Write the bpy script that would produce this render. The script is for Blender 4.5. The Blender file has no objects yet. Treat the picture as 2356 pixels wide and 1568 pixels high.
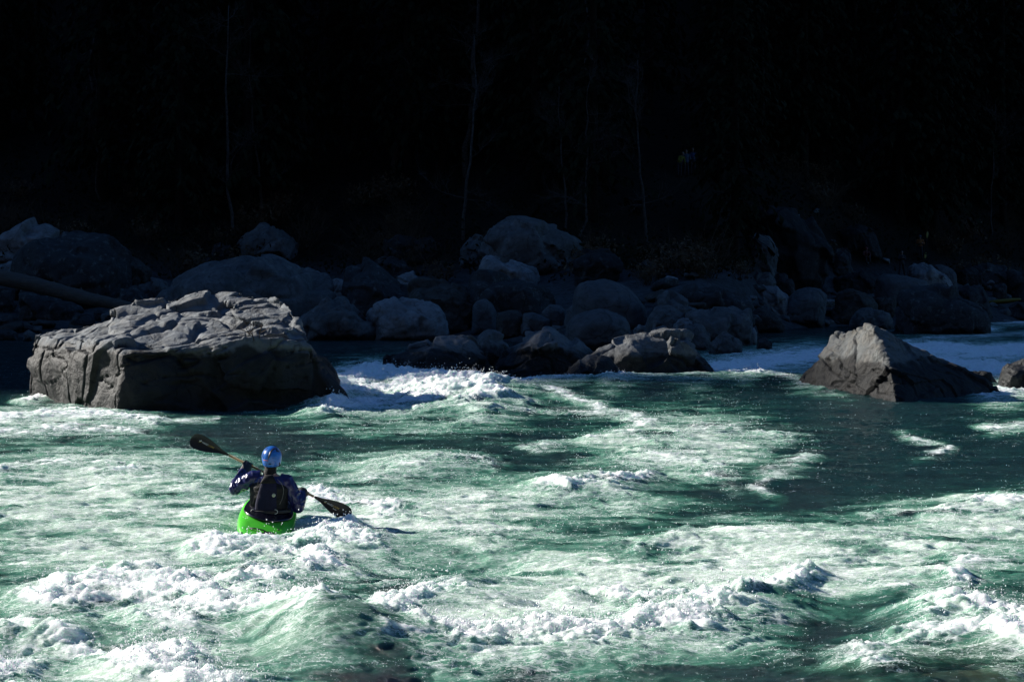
import bpy, bmesh, math, random
import numpy as np
from mathutils import Vector, Matrix, Quaternion
random.seed(7); RNG = np.random.default_rng(11)
SC = bpy.context.scene
COL = SC.collection
R = math.radians
# ------------------------------------------------------------------ camera model
FPX, CU, HV, CAMZ = 4581.0, 1178.0, 637.0, 3.1        # focal length, centre, horizon on a 2356 wide picture; eye height
def P(u, v, d):                                      # point at depth d on a sight line
    return Vector(((u-CU)/FPX*d, d, CAMZ-(v-HV)/FPX*d))
def depth_on_water(v): return CAMZ*FPX/(v-HV)
def W(u, v): return P(u, v, depth_on_water(v))
# ------------------------------------------------------------------ numpy noise
_perm = RNG.permutation(256); _perm = np.concatenate([_perm, _perm, _perm])
_g3 = RNG.normal(size=(256, 3)); _g3 /= np.linalg.norm(_g3, axis=1)[:, None]
_a2 = RNG.uniform(0, 2*math.pi, 256); _g2 = np.stack([np.cos(_a2), np.sin(_a2)], 1)
def _fade(t): return t*t*t*(t*(t*6-15)+10)
def perlin3(p):
    p = np.asarray(p, float); i = np.floor(p).astype(np.int64); f = p-i; i &= 255
    w = _fade(f); out = 0
    for dx in (0, 1):
        for dy in (0, 1):
            for dz in (0, 1):
                h = _perm[_perm[_perm[i[:, 0]+dx]+i[:, 1]+dy]+i[:, 2]+dz]
                g = _g3[h]
                d = g[:, 0]*(f[:, 0]-dx)+g[:, 1]*(f[:, 1]-dy)+g[:, 2]*(f[:, 2]-dz)
                wx = w[:, 0] if dx else 1-w[:, 0]; wy = w[:, 1] if dy else 1-w[:, 1]; wz = w[:, 2] if dz else 1-w[:, 2]
                out = out+d*wx*wy*wz
    return out*1.5
def fbm3(p, oct=4, gain=.5, lac=2.03):
    a, s, o = 1, 1, 0
    for k in range(oct):
        o = o+a*perlin3(p*s+k*17.3); a *= gain; s *= lac
    return o
def perlin2(x, y):
    xi = np.floor(x).astype(np.int64); yi = np.floor(y).astype(np.int64); fx = x-xi; fy = y-yi
    xi &= 255; yi &= 255; wx = _fade(fx); wy = _fade(fy); out = 0
    for dx in (0, 1):
        for dy in (0, 1):
            g = _g2[_perm[_perm[xi+dx]+yi+dy]]
            out = out+(g[:, 0]*(fx-dx)+g[:, 1]*(fy-dy))*(wx if dx else 1-wx)*(wy if dy else 1-wy)
    return out*1.5
def fbm2(x, y, oct=4, gain=.5):
    a, s, o = 1, 1, 0
    for k in range(oct):
        o = o+a*perlin2(x*s+k*13.7, y*s-k*7.1); a *= gain; s *= 2.03
    return o
def smooth(a, b, x):
    t = np.clip((x-a)/(b-a), 0, 1); return t*t*(3-2*t)
# ------------------------------------------------------------------ objects
def tag(o, label=None, cat=None, group=None, kind=None):
    if label: o['label'] = label
    if cat: o['category'] = cat
    if group: o['group'] = group
    if kind: o['kind'] = kind
    return o
def link(name, me, m=None, parent=None):
    o = bpy.data.objects.new(name, me); COL.objects.link(o)
    if m is not None:
        me.materials.clear(); me.materials.append(m)
    if parent is not None: o.parent = parent
    return o
def empty(name, loc=(0, 0, 0), rot=(0, 0, 0)):
    o = bpy.data.objects.new(name, None); COL.objects.link(o); o.location = loc; o.rotation_euler = rot; o.empty_display_size = .2
    return o
def copy_tree(o, parent=None):
    c = o.copy(); COL.objects.link(c)
    if parent is not None: c.parent = parent
    for ch in list(o.children): copy_tree(ch, c)
    return c
def np_mesh(name, verts, faces, smooth_=True):
    me = bpy.data.meshes.new(name)
    me.from_pydata([tuple(v) for v in verts], [], [tuple(f) for f in faces])
    if smooth_: me.polygons.foreach_set('use_smooth', [True]*len(me.polygons))
    me.update(); return me
class MB:
    def __init__(s): s.v = []; s.f = []
    def add(s, vs, fs):
        b = len(s.v); s.v += [tuple(v) for v in vs]; s.f += [tuple(i+b for i in f) for f in fs]; return s
    def tube(s, pts, rad, n=10, cap=True, side=None):
        pts = [Vector(p) for p in pts]; k = len(pts); vs = []; fs = []
        prev = Vector(side) if side is not None else None
        for i, p in enumerate(pts):
            t = (pts[min(i+1, k-1)]-pts[max(i-1, 0)])
            t = t.normalized() if t.length > 1e-9 else Vector((0, 0, 1))
            if prev is None: prev = Vector((1, 0, 0)) if abs(t.x) < .8 else Vector((0, 1, 0))
            a = prev-t*prev.dot(t)
            if a.length < 1e-6: a = t.orthogonal()
            a.normalize(); b = t.cross(a); prev = a
            r = rad[i] if hasattr(rad, '__len__') else rad
            rx, ry = r if hasattr(r, '__len__') else (r, r)
            for j in range(n):
                q = 2*math.pi*j/n; vs.append(p+a*(rx*math.cos(q))+b*(ry*math.sin(q)))
        for i in range(k-1):
            for j in range(n):
                j2 = (j+1) % n; fs.append((i*n+j, i*n+j2, (i+1)*n+j2, (i+1)*n+j))
        if cap:
            fs.append(tuple(reversed(range(n)))); fs.append(tuple((k-1)*n+j for j in range(n)))
        return s.add(vs, fs)
    def ball(s, c, r, n=12, m=8, M=None):
        c = Vector(c); r = r if hasattr(r, '__len__') else (r, r, r); vs = []; fs = []
        for i in range(m+1):
            th = math.pi*i/m
            for j in range(n):
                ph = 2*math.pi*j/n
                q = Vector((r[0]*math.sin(th)*math.cos(ph), r[1]*math.sin(th)*math.sin(ph), r[2]*math.cos(th)))
                if M is not None: q = M @ q
                vs.append(c+q)
        for i in range(m):
            for j in range(n):
                j2 = (j+1) % n; fs.append((i*n+j, (i+1)*n+j, (i+1)*n+j2, i*n+j2))
        return s.add(vs, fs)
    def box(s, c, h, M=None):
        c = Vector(c); vs = []
        for x in (-1, 1):
            for y in (-1, 1):
                for z in (-1, 1):
                    q = Vector((x*h[0], y*h[1], z*h[2])); vs.append(c+(M @ q if M is not None else q))
        return s.add(vs, [(0, 1, 3, 2), (4, 6, 7, 5), (0, 4, 5, 1), (2, 3, 7, 6), (0, 2, 6, 4), (1, 5, 7, 3)])
    def grid(s, rows, thick=None, closed=False):       # rows of points -> quads
        k, n = len(rows), len(rows[0]); vs = [p for r in rows for p in r]; fs = []
        for i in range(k-1):
            for j in range(n if closed else n-1):
                j2 = (j+1) % n; fs.append((i*n+j, i*n+j2, (i+1)*n+j2, (i+1)*n+j))
        return s.add(vs, fs)
    def mesh(s, name, sm=True): return np_mesh(name, s.v, s.f, sm)
    def build(s, name, m, parent=None, sm=True): return link(name, s.mesh(name, sm), m, parent)
    def remesh(s, name, voxel, m=None, parent=None, disp=None, iters=4):
        me = voxelise(s.mesh(name), voxel); relax(me, iters)
        if disp is not None: displace(me, disp)
        return link(name, me, m, parent)
def voxelise(me, voxel):
    tmp = bpy.data.objects.new('tmp', me); COL.objects.link(tmp)
    md = tmp.modifiers.new('r', 'REMESH'); md.mode = 'VOXEL'; md.voxel_size = voxel; md.use_smooth_shade = True
    dg = bpy.context.evaluated_depsgraph_get(); dg.update()
    out = bpy.data.meshes.new_from_object(tmp.evaluated_get(dg))
    bpy.data.objects.remove(tmp); out.name = me.name; bpy.data.meshes.remove(me)
    return out
def coords(me):
    a = np.empty(len(me.vertices)*3); me.vertices.foreach_get('co', a); return a.reshape(-1, 3)
def setco(me, a):
    me.vertices.foreach_set('co', a.ravel()); me.update()
def relax(me, iters=4, f=.5):
    if iters <= 0: return
    e = np.empty(len(me.edges)*2, np.int64); me.edges.foreach_get('vertices', e); e = e.reshape(-1, 2)
    a = coords(me); n = len(a); cnt = np.bincount(e.ravel(), minlength=n)[:, None].clip(1)
    for _ in range(iters):
        s = np.zeros_like(a)
        for k in range(3):
            s[:, k] = np.bincount(e[:, 0], a[e[:, 1], k], n)+np.bincount(e[:, 1], a[e[:, 0], k], n)
        a = a+(s/cnt-a)*f
    setco(me, a)
def normals(me):
    a = np.empty(len(me.vertices)*3); me.vertices.foreach_get('normal', a); return a.reshape(-1, 3)
def displace(me, fn):
    a = coords(me); n = normals(me); setco(me, a+n*fn(a, n)[:, None])
def smooth_flag(me): me.polygons.foreach_set('use_smooth', [True]*len(me.polygons)); me.update()
# ------------------------------------------------------------------ materials
def newmat(name):
    m = bpy.data.materials.new(name); m.use_nodes = True; nt = m.node_tree
    return m, nt, nt.nodes['Principled BSDF']
def N(nt, t, **kw):
    n = nt.nodes.new(t)
    for k, v in kw.items():
        if k.startswith('i_'):
            n.inputs[int(k[2:])].default_value = v
        else: setattr(n, k, v)
    return n
def noise_node(nt, src, scale, detail=5, rough=.55, dist=0):
    n = N(nt, 'ShaderNodeTexNoise'); nt.links.new(src, n.inputs['Vector'])
    n.inputs['Scale'].default_value = scale; n.inputs['Detail'].default_value = detail
    n.inputs['Roughness'].default_value = rough; n.inputs['Distortion'].default_value = dist
    return n.outputs[0]
def ramp(nt, src, stops, interp='LINEAR'):
    n = N(nt, 'ShaderNodeValToRGB'); nt.links.new(src, n.inputs[0]); cr = n.color_ramp; cr.interpolation = interp
    while len(cr.elements) < len(stops): cr.elements.new(.5)
    for e, (p, c) in zip(cr.elements, stops):
        e.position = p; e.color = (c, c, c, 1) if not hasattr(c, '__len__') else (*c, 1)
    return n.outputs[0]
def mixc(nt, fac, a, b, mode='MIX'):
    n = N(nt, 'ShaderNodeMix', data_type='RGBA', blend_type=mode)
    for sock, val in ((n.inputs[0], fac), (n.inputs[6], a), (n.inputs[7], b)):
        if hasattr(val, 'is_output'): nt.links.new(val, sock)
        elif hasattr(val, '__len__'): sock.default_value = (*val, 1)
        else: sock.default_value = val
    return n.outputs[2]
def math_(nt, op, a, b=None, c=None, clamp=False):
    n = N(nt, 'ShaderNodeMath', operation=op, use_clamp=clamp)
    for s, v in zip(n.inputs, (a, b, c)):
        if v is None: continue
        if hasattr(v, 'is_output'): nt.links.new(v, s)
        else: s.default_value = v
    return n.outputs[0]
def maprange(nt, v, a, b, c=0, d=1, sm=True):
    n = N(nt, 'ShaderNodeMapRange', interpolation_type='SMOOTHSTEP' if sm else 'LINEAR')
    nt.links.new(v, n.inputs[0])
    for i, x in enumerate((a, b, c, d)): n.inputs[1+i].default_value = x
    return n.outputs[0]
def bump(nt, h, strength, dist, bsdf, prev=None):
    n = N(nt, 'ShaderNodeBump'); nt.links.new(h, n.inputs['Height'])
    if hasattr(strength, 'is_output'): nt.links.new(strength, n.inputs['Strength'])
    else: n.inputs['Strength'].default_value = strength
    n.inputs['Distance'].default_value = dist
    if prev is not None: nt.links.new(prev, n.inputs['Normal'])
    if bsdf is not None: nt.links.new(n.outputs[0], bsdf.inputs['Normal'])
    return n.outputs[0]
def simple(name, col, rough=.6, var=.25, scale=20, bmp=0, spec=.5, bdist=.01, coat=0):
    m, nt, b = newmat(name); tc = N(nt, 'ShaderNodeTexCoord')
    n = noise_node(nt, tc.outputs['Object'], scale, 5, .6)
    c = mixc(nt, ramp(nt, n, [(.3, 0.), (.7, 1.)]), tuple(x*(1-var) for x in col), tuple(min(1, x*(1+var)) for x in col))
    nt.links.new(c, b.inputs['Base Color']); b.inputs['Roughness'].default_value = rough
    b.inputs['Specular IOR Level'].default_value = spec
    if coat: b.inputs['Coat Weight'].default_value = coat; b.inputs['Coat Roughness'].default_value = .1
    if bmp: bump(nt, n, bmp, bdist, b)
    return m
def rock_mat(name, col, dark=.45, scale=1.0, wet=None, warm=0, rough=.75, lichen=.0, bmp=.6, stain=None):
    m, nt, b = newmat(name); tc = N(nt, 'ShaderNodeTexCoord'); o = tc.outputs['Object']
    geo = N(nt, 'ShaderNodeNewGeometry')
    n1 = noise_node(nt, o, .9*scale, 8, .62, .6); n2 = noise_node(nt, o, 5*scale, 8, .68, .2); n3 = noise_node(nt, o, 22*scale, 6, .7)
    base = mixc(nt, ramp(nt, n1, [(.34, 0.), (.66, 1.)]), tuple(c*dark for c in col), col)
    base = mixc(nt, ramp(nt, n2, [(.36, .75), (.5, 0.)]), base, tuple(c*.42 for c in col))
    base = mixc(nt, ramp(nt, n2, [(.58, 0.), (.74, .5)]), base, tuple(min(1, c*1.5) for c in col))
    if lichen: base = mixc(nt, ramp(nt, noise_node(nt, o, 3.1*scale, 8, .7), [(.56, 0.), (.62, lichen)]), base, (.42, .43, .40))
    if warm: base = mixc(nt, ramp(nt, noise_node(nt, o, 2.3*scale, 6, .6), [(.45, 0.), (.6, warm)]), base, (.21, .165, .115))
    vein = N(nt, 'ShaderNodeTexVoronoi', feature='DISTANCE_TO_EDGE'); vein.inputs['Scale'].default_value = .7*scale
    mp = N(nt, 'ShaderNodeVectorMath', operation='ADD'); nn = N(nt, 'ShaderNodeTexNoise'); nt.links.new(o, nn.inputs['Vector']); nn.inputs['Scale'].default_value = 1.6*scale
    nn.inputs['Detail'].default_value = 6
    nt.links.new(o, mp.inputs[0]); nt.links.new(nn.outputs['Color'], mp.inputs[1]); nt.links.new(mp.outputs[0], vein.inputs['Vector'])
    crack = ramp(nt, vein.outputs['Distance'], [(0., 0.), (.018, 1.)])
    base = mixc(nt, math_(nt, 'MULTIPLY', math_(nt, 'SUBTRACT', 1., crack), .6), base, tuple(c*.22 for c in col))
    if wet is not None:
        sep = N(nt, 'ShaderNodeSeparateXYZ'); nt.links.new(geo.outputs['Position'], sep.inputs[0])
        h = math_(nt, 'ADD', sep.outputs[2], math_(nt, 'MULTIPLY', math_(nt, 'SUBTRACT', n1, .5), -1.3))
        h = math_(nt, 'ADD', h, math_(nt, 'MULTIPLY', math_(nt, 'SUBTRACT', n2, .5), -.35))
        wf = maprange(nt, h, wet+.1, wet-.1)
        base = mixc(nt, wf, base, mixc(nt, 1., base, stain or (.22, .22, .23), 'MULTIPLY'))
        nt.links.new(math_(nt, 'MULTIPLY_ADD', wf, .42-rough if stain is None else -.2, rough), b.inputs['Roughness'])
    else: b.inputs['Roughness'].default_value = rough
    nt.links.new(base, b.inputs['Base Color']); b.inputs['Specular IOR Level'].default_value = .2 if wet is None or wet < .5 else .14
    bb = bump(nt, n1, bmp, .22/scale, None); bb = bump(nt, n2, bmp, .07/scale, None, bb); bb = bump(nt, n3, bmp*.7, .018/scale, None, bb); bump(nt, crack, bmp*.5, .04/scale, b, bb)
    return m
# ------------------------------------------------------------------ terrain
SU = [-500, 0, 700, 1050, 1320, 1600, 1700, 1760, 1950, 2100, 2300, 2356, 2900]
SY = [103, 103, 103, 100, 92, 87, 92, 116, 127, 125, 136, 140, 146]
RIDGE = 203.2
SLOPE_U = [-500, 0, 700, 1050, 1320, 1600, 1760, 1950, 2100, 2300, 2356, 2900]
SLOPE_Y = [103, 103, 103, 100, 97, 100, 109, 119, 124, 134, 138, 146]
def shore(X, Y):
    u = CU+FPX*np.asarray(X, float)/np.maximum(Y, 30.)
    return np.interp(u, SU, SY)
def ground(X, Y):
    X = np.asarray(X, float); Y = np.asarray(Y, float)
    t = Y-shore(X, Y); low = np.where(t < 0, np.maximum(-1.8, .22*t), np.minimum(.17*t, 3.4))
    t = Y-np.interp(CU+FPX*X/np.maximum(Y, 30.), SLOPE_U, SLOPE_Y)
    z = low+np.where(t < 20, 0, np.where(t < 45, .5*(t-20), 12.5+1.3*(t-45)))
    spur = smooth(-45., -95., X)                       # the mountain spur that shades the far half of the river
    z = z+spur*np.where(t > 20, 3.4+2.0*(t-20)-z, 0)
    ridge = RIDGE+5*perlin2(X/37.+.3, X*0+.5)+2.5*perlin2(X/11., X*0+3.5)
    w_ = X*.407+Y*.913; ridge = ridge+np.where(X < -300, 10*np.exp(-((w_-49.3)/2.)**2)-14*np.exp(-((w_-54.5)/1.5)**2), 0)       # unseen crag added to shade the splash, notch added to sun a boulder
    z = np.minimum(z, ridge)
    near = np.interp(Y, [-260, -140, -60, -14, -4, 3, 8, 11, 14], [230, 140, 58, 3, 1.7, 1.2, .25, -.9, -1.8])  # near bank, rising behind the camera to an added hill that cuts ambient sky
    return np.where(Y < 14, near, z)
def ground_hit(u, v, y0=60., y1=200.):
    ys = np.linspace(y0, y1, 1400); xs = (u-CU)/FPX*ys; zs = CAMZ-(v-HV)/FPX*ys
    g = np.maximum(ground(xs, ys), 0.)
    k = np.argmax(g >= zs)
    return float(ys[k])
def on_ground(X, Y): return float(ground(np.array([X]), np.array([Y]))[0])
xs = np.concatenate([np.arange(-640, -424, 9.), np.arange(-424, -332, 2.), np.arange(-332, -72, 9.), np.arange(-72, 72, 1.), np.arange(72, 280, 9.)])
ys = np.concatenate([np.arange(-260, -20, 12.), np.arange(-20, -2, 3.), np.arange(-2, 16, 1.), np.arange(16, 80, 8.), np.arange(80, 172, 1.), np.arange(172, 208, 4.), np.arange(208, 244, 1.), np.arange(244, 300, 4.), np.arange(300, 460, 16.)])
gx, gy = np.meshgrid(xs, ys); X = gx.ravel(); Y = gy.ravel()
Z = ground(X, Y); Z = Z+np.where(Z > .1, .16*fbm2(X/2.1, Y/2.1, 3)*np.clip(Z, 0, 1.5), 0)
nx, ny = len(xs), len(ys)
ii = (np.arange(ny-1)[:, None]*nx+np.arange(nx-1)[None]).ravel()
me = np_mesh('hillside', np.stack([X, Y, Z], 1), np.stack([ii, ii+1, ii+nx+1, ii+nx], 1))
m, nt, b = newmat('forest_floor'); tc = N(nt, 'ShaderNodeTexCoord'); o = tc.outputs['Object']
n1 = noise_node(nt, o, .35, 7, .65); n2 = noise_node(nt, o, 3., 7, .7)
sep = N(nt, 'ShaderNodeSeparateXYZ'); nt.links.new(o, sep.inputs[0])
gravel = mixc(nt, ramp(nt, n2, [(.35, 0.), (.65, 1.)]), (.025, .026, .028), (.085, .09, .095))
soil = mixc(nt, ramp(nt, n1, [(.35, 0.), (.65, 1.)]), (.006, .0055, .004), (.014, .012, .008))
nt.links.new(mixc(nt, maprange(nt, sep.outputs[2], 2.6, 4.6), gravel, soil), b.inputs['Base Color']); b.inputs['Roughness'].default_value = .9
b.inputs['Specular IOR Level'].default_value = .15
bump(nt, n2, .9, .25, b)
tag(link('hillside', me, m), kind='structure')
# ------------------------------------------------------------------ rocks
M_big = rock_mat('big_rock', (.165, .18, .19), .7, .8, wet=1.4, warm=.12, bmp=.6, stain=(.17, .165, .155))  # stain below a set height, deepened to carry the front face's shade
M_right = rock_mat('sunlit_rock', (.145, .152, .148), .75, 1.1, wet=1.0, warm=.2, bmp=.9, stain=(.12, .12, .125))
M_midwet = rock_mat('wet_rock', (.17, .178, .18), .55, 1.2, wet=.9, bmp=1., rough=.6, stain=(.17, .175, .18))
M_pale = rock_mat('pale_granite', (.235, .238, .238), .55, .7, wet=.12, lichen=.15)
M_grey = rock_mat('grey_granite', (.118, .120, .120), .5, .75, wet=.2, lichen=.1)
M_dark = rock_mat('dark_granite', (.042, .043, .044), .6, .8, wet=.25, lichen=.15)
M_brown = rock_mat('brown_granite', (.06, .055, .048), .6, .8, wet=.2, lichen=.1)
M_smooth = rock_mat('smooth_granite', (.094, .096, .098), .75, .6, wet=.3, bmp=.25)
M_olive = rock_mat('olive_rock', (.17, .17, .125), .5, 1.6, bmp=.3)
M_blackish = rock_mat('blackish_rock', (.02, .021, .021), .6, .6, lichen=.08)  # near-black grey stone, mottled at random
def rock_disp(size, amp=.05, crack=.03, fine=.012, seed=0, freq=1.6):
    def fn(a, n):
        p = a/size*freq+seed*7.77
        d = amp*size*fbm3(p, 4, .5)
        r = np.abs(fbm3(p*1.3+31.7, 3, .5)); d = d-crack*size*np.exp(-(r/.05)**2)
        return d+fine*size*fbm3(p*7+3.3, 3, .55)
    return fn
def facets(a, cells, seed, slope=.3, step=.02, stretch=(1, 1, 1)):
    """flat broken faces: every point belongs to its nearest seed, which tilts and offsets its patch"""
    rg = np.random.default_rng(seed); lo, hi = a.min(0), a.max(0); size = (hi-lo).max(); st = np.array(stretch)
    w = a+size*.03*np.stack([perlin3(a/size*5+k*9.1) for k in range(3)], 1)
    c = rg.uniform(lo, hi, (cells, 3)); g = rg.normal(size=(cells, 3)); g /= np.linalg.norm(g, axis=1)[:, None]; o = rg.normal(0, step, cells)*size
    out = np.empty(len(a))
    for s in range(0, len(a), 20000):
        q = w[s:s+20000]; d = (((q[:, None]-c[None])*st)**2).sum(2); k = d.argmin(1); out[s:s+20000] = o[k]+slope*((q-c[k])*g[k]).sum(1)
    return out
def hull_mb(pts):
    bm = bmesh.new()
    for p in pts: bm.verts.new(p)
    bmesh.ops.convex_hull(bm, input=bm.verts)
    bmesh.ops.delete(bm, geom=[v for v in bm.verts if not v.link_faces], context='VERTS')
    bm.verts.index_update(); vs = [v.co.copy() for v in bm.verts]; fs = [[v.index for v in f.verts] for f in bm.faces]; bm.free()
    return vs, fs
def rock(label, poly, mat, d=None, thick=.8, seed=0, soft=6, amp=.035, crack=.022, top=.25, vox=None, sink=.25, name='boulder', cat='boulder', group=None, jit=.05, extra=None, ang=.30, ncell=24):
    poly = [Vector((u, v, 0)) for u, v in poly]
    us = [p.x for p in poly]; vs = [p.y for p in poly]
    if d is None: d = ground_hit((min(us)+max(us))/2, max(vs))
    rng = random.Random(seed*31+5)
    k = d/FPX; w = (max(us)-min(us))*k; h = (max(vs)-min(vs))*k
    T = thick*min(w, h*1.5); yc = d+T*.28
    cx = (min(us)+max(us))/2; cv = (min(vs)+max(vs))/2
    pts = []
    vmax = max(vs)
    for p in poly:
        low = (p.y-min(vs))/(vmax-min(vs)+1e-6)
        pv = p.y+(sink*h/k if low > .85 else 0)
        base = P(p.x, pv, yc)
        pts.append(base)
        for dy, s, drop in ((-.36, .86, top*.5), (-.56, .55, top*1.3), (.35, .85, top*.35), (.58, .5, top)):
            j = lambda: rng.uniform(-jit, jit)
            q = P(cx+(p.x-cx)*(s+j()), cv+(pv-cv)*(s+j()), yc)
            q.y = yc+T*(dy+j()*.6)
            if low < .6: q.z -= drop*h*(.6-low)*.55
            pts.append(q)
    vs_, fs_ = hull_mb(pts)
    mb = MB(); mb.add(vs_, fs_)
    if extra:
        for e in extra: mb.add(*hull_mb(e))
    size = max(w, h)
    me = voxelise(mb.mesh(name), vox or size/42.); relax(me, soft)
    if ang: displace(me, lambda a, n: facets(a, int(ncell), seed, ang, .012)); relax(me, 1)
    displace(me, rock_disp(size, amp*(.7 if ang else 1), crack, .009, seed)); smooth_flag(me)
    a = coords(me); c = Vector(a.mean(0)); c.z = a[:, 2].min()+sink*h
    setco(me, a-np.array(c))
    o = link(name, me, mat); o.location = c
    return tag(o, label, cat, group)
def pl(s): 
    a = [float(x) for x in s.replace(',', ' ').split()]; return list(zip(a[::2], a[1::2]))
# --- the big slab of rock in the river, left
def big_rock():
    Q = lambda u, v, d: P(u, v, d)
    c1 = [Q(62, 940, 50.5), Q(66, 800, 50.6), Q(64, 850, 50.4), Q(78, 766, 50.8), Q(150, 752, 50.8), Q(272, 985, 45.9), Q(281, 815, 46.1), Q(276, 800, 46.4), Q(180, 772, 48.4),
          Q(480, 790, 46.5), Q(600, 782, 46.7), Q(690, 800, 46.9), Q(752, 850, 47.2), Q(790, 905, 47), Q(836, 1000, 46.8), Q(500, 995, 46.2), Q(330, 990, 45.9),
          Q(700, 990, 46.5), Q(300, 725, 50.5), Q(420, 720, 50), Q(600, 735, 49), Q(745, 830, 49.5), Q(815, 960, 49.6), Q(640, 745, 48)]
    c2 = [Q(262, 790, 47.2), Q(252, 718, 50.8), Q(350, 697, 51), Q(438, 684, 51), Q(470, 770, 47), Q(560, 768, 46.8), Q(660, 760, 46.8), Q(690, 735, 48), Q(560, 700, 50.5), Q(330, 800, 46.8), Q(690, 830, 47), Q(400, 850, 47), Q(300, 745, 48.6)]
    c3 = [Q(432, 683, 50.6), Q(490, 674, 50.4), Q(530, 671, 50.3), Q(600, 686, 49.8), Q(600, 735, 48.6), Q(440, 735, 49), Q(360, 715, 49.8), Q(380, 697, 50.5)]
    c4 = [Q(530, 702, 48.8), Q(560, 690, 49.2), Q(610, 684, 49.2), Q(652, 684, 48.8), Q(674, 702, 48.3), Q(692, 740, 47.6), Q(640, 742, 47.4), Q(545, 728, 47.9), Q(528, 715, 48.5), Q(690, 790, 47.4), Q(600, 780, 47.6)]
    c5 = [Q(585, 752, 47.6), Q(610, 740, 47.8), Q(690, 745, 47.5), Q(716, 778, 47.1), Q(640, 790, 46.8), Q(590, 775, 47), Q(700, 860, 46.8), Q(640, 860, 46.8)]
    c6 = [Q(480, 800, 46.4), Q(560, 775, 46.4), Q(640, 772, 46.5), Q(720, 790, 46.9), Q(745, 835, 47), Q(660, 900, 46.4), Q(520, 890, 46.1), Q(720, 900, 46.7)]
    mb = MB()
    for c in (c1, c2, c3, c4, c5, c6): mb.add(*hull_mb(c))
    me = voxelise(mb.mesh('river_rock'), .036); relax(me, 7)
    def fn(a, n):
        p = a*.62+3.1
        d = .13*fbm3(p, 3, .5)
        q = a.copy(); q[:, 2] = a[:, 2]*2.6-a[:, 0]*.35-a[:, 1]*.25        # sloping beds
        bed = fbm3(q*np.array([.35, .35, .75])+9, 3, .5); d -= .13*np.exp(-(bed/.03)**2)*smooth(.35, .9, a[:, 2]+.2*perlin3(a))
        vert = perlin3(a*np.array([.55, .55, .1])+np.array([4.4, .7, 0])); d -= .09*np.exp(-(vert/.035)**2)
        d += facets(a, 55, 5, .13, .006, (1, 1, 1.6)); top = smooth(.4, .8, n[:, 2]); lump = np.abs(fbm3(a*np.array([.8, 1.1, 1.3])+5, 3, .5)); d -= top*.045*np.exp(-(lump/.07)**2)
        d += .022*fbm3(a*2.7, 3, .5)+.008*fbm3(a*8, 3, .55)
        return d
    displace(me, fn); relax(me, 1); smooth_flag(me)
    c = np.array([-6.5, 47.5, 0]); setco(me, coords(me)-c)
    o = link('boulder', me, M_big); o.location = c
    tag(o, 'huge flat topped grey boulder in the river behind the kayaker, its left face in sun', 'boulder')
big_rock()
def right_rock():
    Q = P
    c = [Q(2003, 743, 49.4), Q(1988, 745, 49.8), Q(1966, 757, 50.6), Q(2035, 790, 48.7), Q(2050, 850, 47.9), Q(2070, 960, 46.6), Q(1806, 905, 52), Q(1870, 838, 52.4), Q(1900, 795, 52.4), Q(1935, 775, 52.2), Q(1960, 880, 50.4), Q(1900, 905, 50.8),
         Q(2100, 798, 51), Q(2200, 850, 51), Q(2285, 890, 50.8), Q(2368, 965, 50), Q(2300, 955, 51), Q(2050, 775, 52), Q(1900, 900, 55), Q(2120, 965, 47)]
    c2 = [Q(1905, 800, 52.3), Q(1912, 778, 52.2), Q(1925, 763, 52), Q(1943, 766, 52), Q(1960, 775, 51.8), Q(1950, 830, 51.2), Q(1890, 850, 51.6), Q(1930, 800, 53)]
    c3 = [Q(1990, 744, 49.8), Q(2015, 748, 49.8), Q(2040, 765, 50), Q(2060, 790, 49.6), Q(2000, 800, 49.4), Q(1975, 770, 50.4), Q(2030, 800, 51)]
    mb = MB()
    for x in (c, c2, c3): mb.add(*hull_mb(x))
    me = voxelise(mb.mesh('river_rock'), .03); relax(me, 5)
    def fn(a, n):
        d = .12*fbm3(a*.8+1.7, 4, .55)+facets(a, 26, 8, .07, .004)-.05*np.abs(fbm3(a*1.4+4, 2, .5))
        q = a*np.array([.5, .5, 1.6]); q[:, 2] += a[:, 0]*.5
        bed = fbm3(q+2.2, 3, .5); d -= .07*np.exp(-(bed/.05)**2)
        return d+.016*fbm3(a*3.1, 3, .5)+.008*fbm3(a*9, 3, .6)
    displace(me, fn); smooth_flag(me)
    c = np.array([9.8, 51., 0]); setco(me, coords(me)-c)
    o = link('boulder', me, M_right); o.location = c
    tag(o, 'sharp peaked boulder in the river at right, pale sunlit left face and black right slope', 'boulder')
right_rock()
rock('dark wedge shaped wet boulder behind the white splash, pale along its top edge', pl('870,905 890,825 940,800 1000,780 1060,771 1085,771 1102,792 1122,832 1152,880 1160,905'), M_midwet, d=60, thick=.8, seed=1, soft=5, amp=.02, top=.2, vox=.04, name='boulder', ncell=70)
rock('wet dark boulder with a pointed ridge, middle of the three midstream rocks', pl('1130,900 1140,832 1165,803 1205,782 1242,754 1266,756 1305,776 1352,802 1395,838 1390,890'), M_midwet, d=61, thick=.9, seed=2, soft=4, amp=.03, top=.3, vox=.045)
rock('long wet boulder right of the midstream trio, sun patches along its lumpy crest', pl('1330,900 1340,832 1385,800 1400,784 1450,769 1530,760 1582,771 1612,802 1642,862 1640,895'), M_midwet, d=57.5, thick=.8, seed=3, soft=4, amp=.035, top=.25, vox=.045)
rock('low black glistening rock at the foot of the long midstream boulder', pl('1245,905 1285,860 1320,835 1350,818 1400,820 1430,845 1420,890 1380,905'), M_midwet, d=55.6, thick=.8, seed=4, soft=4, amp=.045, top=.3, vox=.04)
rock('small black wet rock near the right edge, left of a larger one', pl('2205,885 2225,858 2252,845 2280,856 2300,884'), M_midwet, d=54.5, seed=5, vox=.04)
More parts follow.
